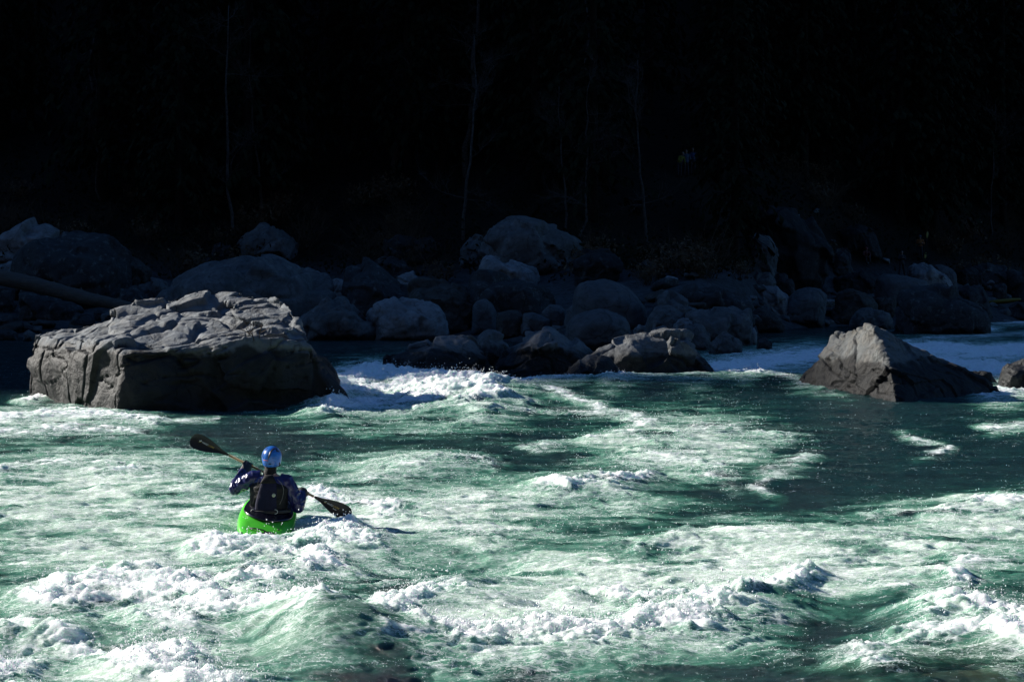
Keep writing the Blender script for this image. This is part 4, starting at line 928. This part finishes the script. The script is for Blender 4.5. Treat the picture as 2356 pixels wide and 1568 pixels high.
def limb(mb, p, d, L, r, rg, depth, wob=.25, n=5):
    pts = [p]; k = 6
    for i in range(k):
        d = (d+Vector((rg.gauss(0, wob), rg.gauss(0, wob), rg.gauss(0, wob*.7)+.05))).normalized(); pts.append(pts[-1]+d*L/k)
    mb.tube(pts, [r*(1-.8*i/k) for i in range(k+1)], n, cap=False)
    if depth > 0:
        for i in range(1, k+1):
            for _ in range(rg.choice((1, 1, 2))):
                a = rg.uniform(0, 6.283); dd = (d+Vector((math.cos(a), math.sin(a), rg.uniform(-.3, .5)))*rg.uniform(.5, 1.1)).normalized()
                limb(mb, pts[i], dd, L*rg.uniform(.35, .6), r*(1-.8*i/k)*.6+.004, rg, depth-1, wob, 3)
def bare_tree(seed, Hh, r, lean, low=.25, m=None, nb=12, wob=.13):
    rg = random.Random(seed); root = empty('bare_tree'); t = MB(); br = MB(); k = 12; pts = []
    for i in range(k+1):
        f = i/k; pts.append(Vector((lean[0]*f**1.1+rg.gauss(0, wob), lean[1]*f+rg.gauss(0, wob), -.8+(Hh+.8)*f)))
    t.tube(pts, [r*(1-.75*i/k) for i in range(k+1)], 8)
    for j in range(nb):
        f = rg.uniform(low, 1); i = min(int(f*k), k-1); p = pts[i].lerp(pts[i+1], f*k-i); a = rg.uniform(0, 6.283)
        limb(br, p, Vector((math.cos(a), math.sin(a)*.7, rg.uniform(-.15, .6))).normalized(), rg.uniform(1.6, 4)*(1.15-f*.5), r*.28*(1.1-f*.6), rg, 2)
    t.build('trunk', m or M_pbark, root); br.build('branches', m or M_pbark, root)
    return root
def shrub(seed, h=2.2, n=24, leaves=0, spread=.5, m=None):
    rg = random.Random(seed); root = empty('bare_shrub'); mb = MB(); lf = MB()
    for i in range(n):
        a = rg.uniform(0, 6.283); d = Vector((math.cos(a)*spread, math.sin(a)*spread, 1)).normalized(); p = Vector((rg.gauss(0, .25), rg.gauss(0, .25), -.15)); L = h*rg.uniform(.5, 1.15)
        pts = [p]
        for j in range(5):
            d = (d+Vector((rg.gauss(0, .14), rg.gauss(0, .14), -.05*j*spread))).normalized(); pts.append(pts[-1]+d*L/5)
        mb.tube(pts, [.016, .013, .011, .009, .007, .004], 3, cap=False)
        for j in range(2, 5):
            for _ in range(2):
                e = pts[j]+Vector((rg.gauss(0, .3), rg.gauss(0, .3), rg.uniform(.05, .5))); mb.tube([pts[j], e], [.007, .003], 3, cap=False)
                if leaves:
                    for _ in range(leaves):
                        c = pts[j].lerp(e, rg.uniform(.2, 1.2)); q = Vector((rg.gauss(0, 1), rg.gauss(0, 1), rg.gauss(0, 1)))*.05; w = Vector((rg.gauss(0, 1), rg.gauss(0, 1), rg.gauss(0, 1)))*.035
                        lf.add([c, c+q+w, c+q*2, c+q-w], [(0, 1, 2, 3)])
    mb.build('stems', m or M_twig, root)
    if leaves: lf.build('leaves', M_oldleaf, root)
    return root
def plant(o, X, Y, rz=None, s=1.0, dz=0):
    o.location = (X, Y, on_ground(X, Y)+dz); o.rotation_euler = (0, 0, random.uniform(0, 6.28) if rz is None else rz); o.scale = (s, s, s)
def at(u, Y): return (u-CU)/FPX*Y
cons = [conifer(5), conifer(6), conifer(7)]; used = [False]*3
for i in range(64):
    Yv = random.choice([random.uniform(122, 135), random.uniform(132, 150), random.uniform(148, 172)]); u = -350+3050*((i*.618034) % 1)+random.uniform(-30, 30)
    if i < 6: u, Yv = ((1760, 138), (1690, 140), (1620, 137), (1850, 141), (2290, 150), (2120, 152))[i]
    Xv = at(u, Yv)
    if Yv-float(shore(np.array([Xv]), np.array([Yv]))[0]) < 24: Yv = float(shore(np.array([Xv]), np.array([Yv]))[0])+random.uniform(24, 34); Xv = at(u, Yv)
    if 1525 < u < 1625 and Yv < 146: continue
    k = i % 3; o = cons[k] if not used[k] else copy_tree(cons[k]); used[k] = True
    tag(o, 'dark drooping conifer in the deep shade of the forest slope', 'conifer tree', 'conifers on the shaded far slope'); plant(o, Xv, Yv, s=random.uniform(.75, 1.15))
# the trunks one can tell apart in the dark
def named_tree(label, u0, v0, u1, v1, r, seed, nb=10, Hx=1.25, low=.3, m=None):
    Yv = ground_hit(u0, v0); b0 = P(u0, v0, Yv); tp = P(u1, v1, Yv); k = Hx
    o = bare_tree(seed, (tp.z-b0.z)*k, r, ((tp.x-b0.x)*k, 0), low, m, nb); o.location = b0
    tag(o, label, 'bare tree')
named_tree('pale slender bare trunk leaning right, left of the twin of pale trunks at top centre', 905, 400, 966, -10, .24, 31)
named_tree('pale bare trunk with its bark brightest at the top edge, top centre', 1072, 405, 1098, -10, .25, 32)
named_tree('thin pale mottled trunk leaning right, in the right part of the forest', 1905, 330, 1978, -10, .2, 33)
named_tree('broken looking pale trunk with long drooping bare branches, left of centre', 462, 330, 488, -10, .2, 34, 16, low=.15)
named_tree('pale bare trunk closest to the left edge of the picture', 22, 300, 14, -10, .18, 35)
named_tree('thin pale trunk second from the left edge', 68, 270, 82, -10, .12, 36)
named_tree('thin grey trunk third from the left edge', 108, 280, 118, -10, .12, 37)
named_tree('slim young tree with a forked top in the middle of the dark slope, left one', 703, 345, 712, 200, .06, 38, 8, 1.3)
named_tree('slim young tree bending right in the middle of the dark slope', 778, 360, 850, 180, .06, 39, 8, 1.2)
named_tree('bare tree at the right edge with a long limb reaching up to the right', 2150, 330, 2290, 160, .14, 40, 10, 1.4)
named_tree('bare tree at the top edge whose pale crooked limb spreads right', 520, 300, 560, 20, .12, 41, 12, 1.2, .7)
bt = [bare_tree(51, 14, .12, (1.2, 0)), bare_tree(52, 11, .1, (-.9, .3)), bare_tree(53, 9, .08, (.5, 0))]
for i in range(20):
    u = random.uniform(-150, 2500); Yv = float(np.interp(u, SU, SY))+random.uniform(22, 40)
    if 1500 < u < 1640: continue
    o = bt[i] if i < 3 else copy_tree(bt[i % 3])
    tag(o, 'leafless grey tree standing among the dark conifers', 'bare tree', 'leafless trees on the far slope'); plant(o, at(u, Yv), Yv, s=random.uniform(.8, 1.2))
sh_ = [shrub(61, 2.6, 26), shrub(62, 2., 30, 2, .8), shrub(63, 1.6, 24, 3, .6), shrub(64, 3.2, 20, 0, .9)]
for i in range(110):
    u = random.uniform(-120, 2480); Yv = float(np.interp(u, SU, SY))+random.uniform(15, 30)
    if 2040 < u < 2140 and Yv < 149: continue
    o = sh_[i] if i < 4 else copy_tree(sh_[i % 4])
    tag(o, 'leafless brown shrub in the brush between boulders and forest', 'shrub', 'dry shrubs along the forest edge'); plant(o, at(u, Yv), Yv, s=random.uniform(.7, 1.3))
def one_shrub(label, u, v, Yv, seed, h, n, spread, m=None, s=1):
    o = shrub(seed, h, n, 0, spread, m); o.location = P(u, v, Yv); o.scale = (s, s, s); tag(o, label, 'shrub')
one_shrub('dry brown brush sloping over the big dark boulder beside the bluish slab', 835, 605, 121, 71, 2.6, 34, .9)
one_shrub('curly pale dead twig left of the gabled boulder', 1024, 590, 122, 72, 1.5, 5, .5, M_pbark)
one_shrub('arching dry branches lying on the gabled boulder', 1150, 575, 114, 73, 2.8, 20, 1.2)
one_shrub('tangle of grey twigs above the enormous dim boulder', 1905, 470, 140, 74, 3.0, 40, 1.0)
one_shrub('tiny reddish twig growing from a crack on top of the huge river boulder', 588, 768, 46.4, 75, .38, 3, .35, None, 1)
# leafy undergrowth covering the slope
def undergrowth():
    n = 26000; u = RNG.uniform(-300, 2700, n); t = 16+RNG.gamma(2., 7., n); Yv = np.interp(u, SU, SY)+t; Xv = (u-CU)/FPX*Yv; Z = ground(Xv, Yv)
    cl = fbm2(Xv*.5, Yv*.5, 3); keep = cl > -.25; Xv, Yv, Z, cl = Xv[keep], Yv[keep], Z[keep], cl[keep]; n = len(Xv)
    Z = Z+RNG.uniform(0, 1, n)**.7*np.clip(1.1+1.6*cl, .2, 2.4)
    c = np.stack([Xv, Yv, Z], 1); a = RNG.normal(size=(n, 3)); a /= np.linalg.norm(a, axis=1)[:, None]; b_ = np.cross(a, RNG.normal(size=(n, 3))); b_ /= np.linalg.norm(b_, axis=1)[:, None]
    s_ = RNG.uniform(.08, .2, n)[:, None]; a = a*s_; b_ = b_*s_*.5
    V_ = np.stack([c-a, c+b_, c+a, c-b_], 1).reshape(-1, 3); F_ = np.arange(n*4).reshape(-1, 4)
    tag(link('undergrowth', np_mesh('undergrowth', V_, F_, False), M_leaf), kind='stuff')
undergrowth()
# ------------------------------------------------------------------ people on the far bank
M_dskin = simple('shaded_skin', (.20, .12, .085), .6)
M_hair = simple('dark_hair', (.03, .02, .015), .7)
STAND = dict(pelvis=(0, 0, .93), chest=(0, 0, 1.28), neck=(0, .0, 1.49), head=(0, -.015, 1.63), ls=(-.19, 0, 1.42), rs=(.19, 0, 1.42), le=(-.25, .03, 1.14), re=(.25, .03, 1.14), lw=(-.26, -.05, .90), rw=(.26, -.05, .90),
             lh=(-.095, 0, .90), rh=(.095, 0, .90), lk=(-.11, -.02, .48), rk=(.11, -.02, .48), la=(-.12, .02, .09), ra=(.12, .02, .09))
def hand(mb, w, d, side, curl=.6):
    d = d.normalized(); s = Vector(side); s = (s-d*s.dot(d)).normalized(); n = d.cross(s)
    mb.tube([w-d*.01, w+d*.045, w+d*.09], [(.024, .018), (.040, .016), (.040, .013)], 8, side=s)
    for o_, l in ((-.030, .062), (-.010, .074), (.010, .070), (.029, .056)):
        p = w+d*.085+s*o_; mb.tube([p, p+d*l*.5-n*.004, p+d*l*.85-n*l*curl*.5, p+d*l*.9-n*l*curl], [.0095, .009, .0085, .006], 6)
    p = w+d*.02+s*.036; mb.tube([p, p+d*.03+s*.022, p+d*.06+s*.022-n*.012], [.011, .010, .007], 6)
def figure(label, loc, rz, pose, top, legs, hairm=None, helmet=None, vest=None, scale=1.0, sleeves=True, shoe=M_bark):
    J = {k: Vector(v) for k, v in STAND.items()}; J.update({k: Vector(v) for k, v in pose.items()})
    root = empty('person', loc, (0, 0, rz)); root.scale = (scale,)*3; tag(root, label, 'person', None)
    spine = [J['pelvis']-Vector((0, 0, .07)), J['pelvis']+Vector((0, 0, .06)), J['pelvis'].lerp(J['chest'], .55), J['chest'], J['chest'].lerp(J['neck'], .62), J['neck'], J['neck'].lerp(J['head'], .6)]
    sr = [(.15, .105), (.165, .115), (.14, .10), (.17, .115), (.165, .095), (.065, .06), (.055, .055)]
    def arms(mb, off, full=True):
        for a, b_, c in (('ls', 'le', 'lw'), ('rs', 're', 'rw')):
            A_, B_, C_ = J[a], J[b_], J[c]; mb.tube([A_.lerp(J['neck'], .35)-Vector((0, 0, .03)), A_, A_.lerp(B_, .5), B_, B_.lerp(C_, .4), C_], [x+off for x in (.06, .056, .048, .042, .038, .026)], 10)
    def legs_(mb, off):
        for a, b_, c in (('lh', 'lk', 'la'), ('rh', 'rk', 'ra')):
            A_, B_, C_ = J[a], J[b_], J[c]; mb.tube([A_+Vector((0, 0, .05)), A_.lerp(B_, .35), B_, B_.lerp(C_, .35), C_], [x+off for x in (.088, .08, .057, .056, .038)], 10)
    mb = MB(); mb.tube(spine, sr, 16, side=(1, 0, 0)); arms(mb, 0); legs_(mb, 0)
    fw = Vector((0, -1, 0)); head(mb, J['head'], fw)
    for w_, e_, sd in (('lw', 'le', 1), ('rw', 're', -1)): hand(mb, J[w_], J[w_]-J[e_], (sd*.3, -1, 0))
    for a in ('la', 'ra'): mb.tube([J[a]+Vector((0, .05, -.05)), J[a]+Vector((0, -.05, -.045)), J[a]+Vector((.01*(1 if a == 'ra' else -1), -.16, -.065))], [(.04, .04), (.045, .04), (.04, .022)], 8)
    mb.remesh('body', .0125, M_dskin, root, iters=2)
    for q in (-1, 1):
        e = MB(); e.ball(J['head']+Vector((q*.031, -.082, .012)), .011, 8, 6); e.build('eye', M_bark, root)
    mb = MB(); mb.tube([J['head']+Vector((-.024, -.083, -.064)), J['head']+Vector((0, -.093, -.066)), J['head']+Vector((.024, -.083, -.064))], .005, 6); mb.build('mouth', M_red, root)
    mb = MB(); mb.tube(spine[:-1], [(a+.014, b_+.014) for a, b_ in sr[:-1]], 16, side=(1, 0, 0)); arms(mb, .013); mb.remesh('jacket', .014, top, root, iters=2)
    mb = MB(); mb.tube([J['pelvis']-Vector((0, 0, .11)), J['pelvis']-Vector((0, 0, .02)), J['pelvis']+Vector((0, 0, .09))], [(.15, .12), (.178, .128), (.165, .118)], 14, side=(1, 0, 0)); legs_(mb, .014); mb.remesh('trousers', .014, legs, root, iters=2)
    for a in ('la', 'ra'):
        mb = MB(); mb.tube([J[a]+Vector((0, .055, -.05)), J[a]+Vector((0, -.05, -.04)), J[a]+Vector((.01*(1 if a == 'ra' else -1), -.175, -.06))], [(.05, .045), (.052, .05), (.047, .03)], 10); mb.build('shoe', shoe, root)
    if vest is not None:
        mb = MB(); mb.tube([J['pelvis'].lerp(J['chest'], .2), J['pelvis'].lerp(J['chest'], .55), J['chest'], J['chest'].lerp(J['neck'], .65)], [(.17, .15), (.185, .16), (.2, .165), (.16, .13)], 14, side=(1, 0, 0)); v_ = mb.remesh('life_vest', .015, vest, root, iters=2)
        mb = MB(); c = J['pelvis'].lerp(J['chest'], .5); mb.tube([c-Vector((0, 0, .025)), c+Vector((0, 0, .025))], [(.192, .167)]*2, 16, side=(1, 0, 0)); mb.build('waist_belt', M_blk, v_)
    Hd = J['head']
    if helmet is not None:
        mb = MB(); mb.ball(Hd+Vector((0, .012, .045)), (.105, .125, .105), 16, 8); mb.build('helmet', helmet, root)
    else:
        mb = MB(); mb.ball(Hd+Vector((0, .022, .045)), (.083, .092, .098), 16, 8); mb.build('hair', hairm or M_hair, root)
    return root
def cloth(n, c): return simple(n, c, .8, .15, 8)
def stand_at(u, v, **kw):
    Yv = ground_hit(u, v); p = P(u, v, Yv); return p
M_jean = cloth('dark_trousers', (.012, .014, .022))
p = stand_at(1579, 402+3); SCL = .95
figure('person in a pale grey blue top, second of the group on the slope', p, 0, dict(lw=(-.28, -.06, .88), rw=(.36, -.04, .90), re=(.28, 0, 1.13)), cloth('grey_blue_top', (.05, .07, .11)), M_jean)
p = stand_at(1563, 407)
figure('bowed person in a yellow jacket, leftmost in the group on the slope', p, R(25), dict(chest=(.04, -.10, 1.22), neck=(.10, -.2, 1.40), head=(.13, -.27, 1.51), ls=(-.1, -.15, 1.35), rs=(.27, -.13, 1.33), le=(-.17, -.12, 1.08), lw=(-.02, -.32, 1.0), re=(.3, -.2, 1.06), rw=(.27, -.32, .86)), cloth('yellow_jacket', (.12, .115, .01)), M_jean, simple('fair_hair', (.2, .15, .1), .7))
p = stand_at(1594, 401)
figure('person in a dark top and blue vest, third of the group on the slope', p, 0, dict(), cloth('black_top', (.02, .024, .04)), M_jean, vest=cloth('blue_vest', (.012, .045, .12)))
p = stand_at(1615, 400)
figure('person in navy top and brown trousers, apart from the group on the slope', p, R(-20), dict(rw=(.3, -.22, .98), re=(.27, 0, 1.12)), cloth('navy_top', (.01, .012, .045)), cloth('brown_trousers', (.03, .022, .014)))
p = P(2075, 634.5, ground_hit(2075, 655)-.3)
figure('person all in black with hands clasped at the chest, standing on the grey platform rock', p, R(8), dict(le=(-.27, -.04, 1.17), re=(.27, -.04, 1.17), lw=(-.07, -.25, 1.25), rw=(.06, -.25, 1.27), lk=(-.15, -.02, .48), rk=(.15, -.02, .48), la=(-.2, .02, .09), ra=(.2, .02, .09)), cloth('black_suit', (.008, .008, .011)), cloth('black_legs', (.008, .008, .011)))
p = P(2117, 596, ground_hit(2117, 604)); pp = p
figure('person in an orange life vest holding an upright paddle with yellow blades', p, R(-15), dict(lw=(-.06, -.26, 1.2), le=(-.26, -.05, 1.15), rw=(.22, -.27, 1.18), re=(.3, -.02, 1.12)), cloth('orange_top', (.20, .06, .01)), cloth('black_drysuit', (.01, .01, .013)), helmet=simple('grey_helmet', (.06, .07, .085), .3), vest=cloth('orange_vest', (.24, .075, .01)))
pd = empty('paddle', pp+Vector((.30, -.32, 0)), (R(3), R(4), R(20))); tag(pd, 'yellow bladed paddle held upright by the person in the orange vest', 'paddle')
mb = MB(); mb.tube([(0, 0, .5), (0, 0, 1.55)], .018, 8); mb.build('shaft', M_blk, pd)
M_yel = simple('yellow_plastic', (.17, .135, .012), .5)
for z0, s_ in ((1.52, 1), (.53, -1)):
    mb = MB(); mb.tube([(0, 0, z0+s_*t) for t in (0, .08, .2, .34, .44, .5)], [(.018, .014), (.05, .012), (.095, .01), (.1, .009), (.075, .009), (.02, .006)], 12, side=(1, 0, 0)); mb.build('blade', M_yel, pd)
p = P(1993, 607, ground_hit(1993, 607))
figure('person in a red helmet and dark clothes sitting on the rocks in the shade', p, R(10), dict(pelvis=(0, .1, .42), chest=(0, .02, .74), neck=(0, -.04, .94), head=(0, -.07, 1.07), ls=(-.19, -.02, .88), rs=(.19, -.02, .88), le=(-.26, -.16, .62), re=(.26, -.16, .62), lw=(-.1, -.34, .55), rw=(.1, -.34, .55), lh=(-.09, .06, .42), rh=(.09, .06, .42), lk=(-.14, -.36, .50), rk=(.14, -.36, .50), la=(-.12, -.4, .09), ra=(.12, -.4, .09)), cloth('dark_red_top', (.07, .012, .012)), cloth('black_shorts', (.01, .01, .012)), helmet=simple('red_helmet', (.15, .01, .01), .4))
# yellow kayak pulled up on the rocks
kd = ground_hit(2300, 705); yk = empty('kayak', P(2310, 695, kd), (R(-6), R(8), R(66)))
tag(yk, 'yellow kayak pulled up on the dark rocks near the right edge', 'kayak')
rows = []
for y in np.linspace(-1.2, 1.2, 30):
    f = max(0., 1-(abs(y)/1.22)**2.2); w_ = .33*f+.01; top = .22+.05*abs(y)*.6-.1*(1-f); bot = -.1+.14*(abs(y)/1.2)**2
    rows.append([Vector((w_*math.copysign(abs(math.cos(q))**.6, math.cos(q)), y, (top+bot)/2+(top-bot)/2*math.copysign(abs(math.sin(q))**.75, math.sin(q)))) for q in np.linspace(0, 6.2832, 25)[:-1]])
mb = MB(); mb.grid(rows, closed=True); mb.f.append(tuple(reversed(range(24)))); mb.f.append(tuple(29*24+j for j in range(24))); mb.build('hull', M_yel, yk)
mb = MB(); mb.tube([(.2*math.cos(q), .38*math.sin(q), .255) for q in np.linspace(0, 6.2832, 25)], .02, 8, cap=False); mb.build('cockpit_rim', M_blk, yk)
# ------------------------------------------------------------------ camera, sun, sky
cam = bpy.data.cameras.new('camera'); co = bpy.data.objects.new('camera', cam); COL.objects.link(co); SC.camera = co
co.location = (0, 0, CAMZ); co.rotation_euler = (R(90), 0, 0)
cam.sensor_width = 36; cam.lens = FPX*36/2356; cam.shift_y = -(784-HV)/2356; cam.clip_start = .5; cam.clip_end = 2000
SUN_EL, SUN_AZ = R(26), R(66)                          # height; angle left of straight ahead
to_sun = Vector((-math.sin(SUN_AZ)*math.cos(SUN_EL), math.cos(SUN_AZ)*math.cos(SUN_EL), math.sin(SUN_EL)))
sl = bpy.data.lights.new('sun', 'SUN'); sl.energy = 5.0; sl.angle = R(.5); sl.color = (1, .95, .88)
so = bpy.data.objects.new('sun', sl); COL.objects.link(so); so.rotation_euler = (-to_sun).to_track_quat('-Z', 'Y').to_euler(); so.location = (-80, 60, 90)
w = bpy.data.worlds.new('World'); SC.world = w; w.use_nodes = True; nt = w.node_tree
sky = nt.nodes.new('ShaderNodeTexSky'); sky.sky_type = 'NISHITA'; sky.sun_disc = False; sky.sun_elevation = SUN_EL; sky.sun_rotation = -SUN_AZ
sky.altitude = 300; sky.dust_density = .1; sky.ozone_density = 5; sky.air_density = 1.0
nt.links.new(mixc(nt, 1., sky.outputs[0], (.60, .88, 1.12), 'MULTIPLY'), nt.nodes['Background'].inputs[0]); nt.nodes['Background'].inputs[1].default_value = SKY_STRENGTH if 'SKY_STRENGTH' in globals() else .052
vs = SC.view_settings; vs.view_transform = 'Standard'; vs.look = 'None'; vs.exposure = 1.1; vs.gamma = 1; vs.use_curve_mapping = False
SC.cycles.use_denoising = True
SC.cycles.max_bounces = 6; SC.cycles.diffuse_bounces = 1; SC.cycles.glossy_bounces = 3; SC.cycles.transparent_max_bounces = 6; SC.cycles.sample_clamp_indirect = 4
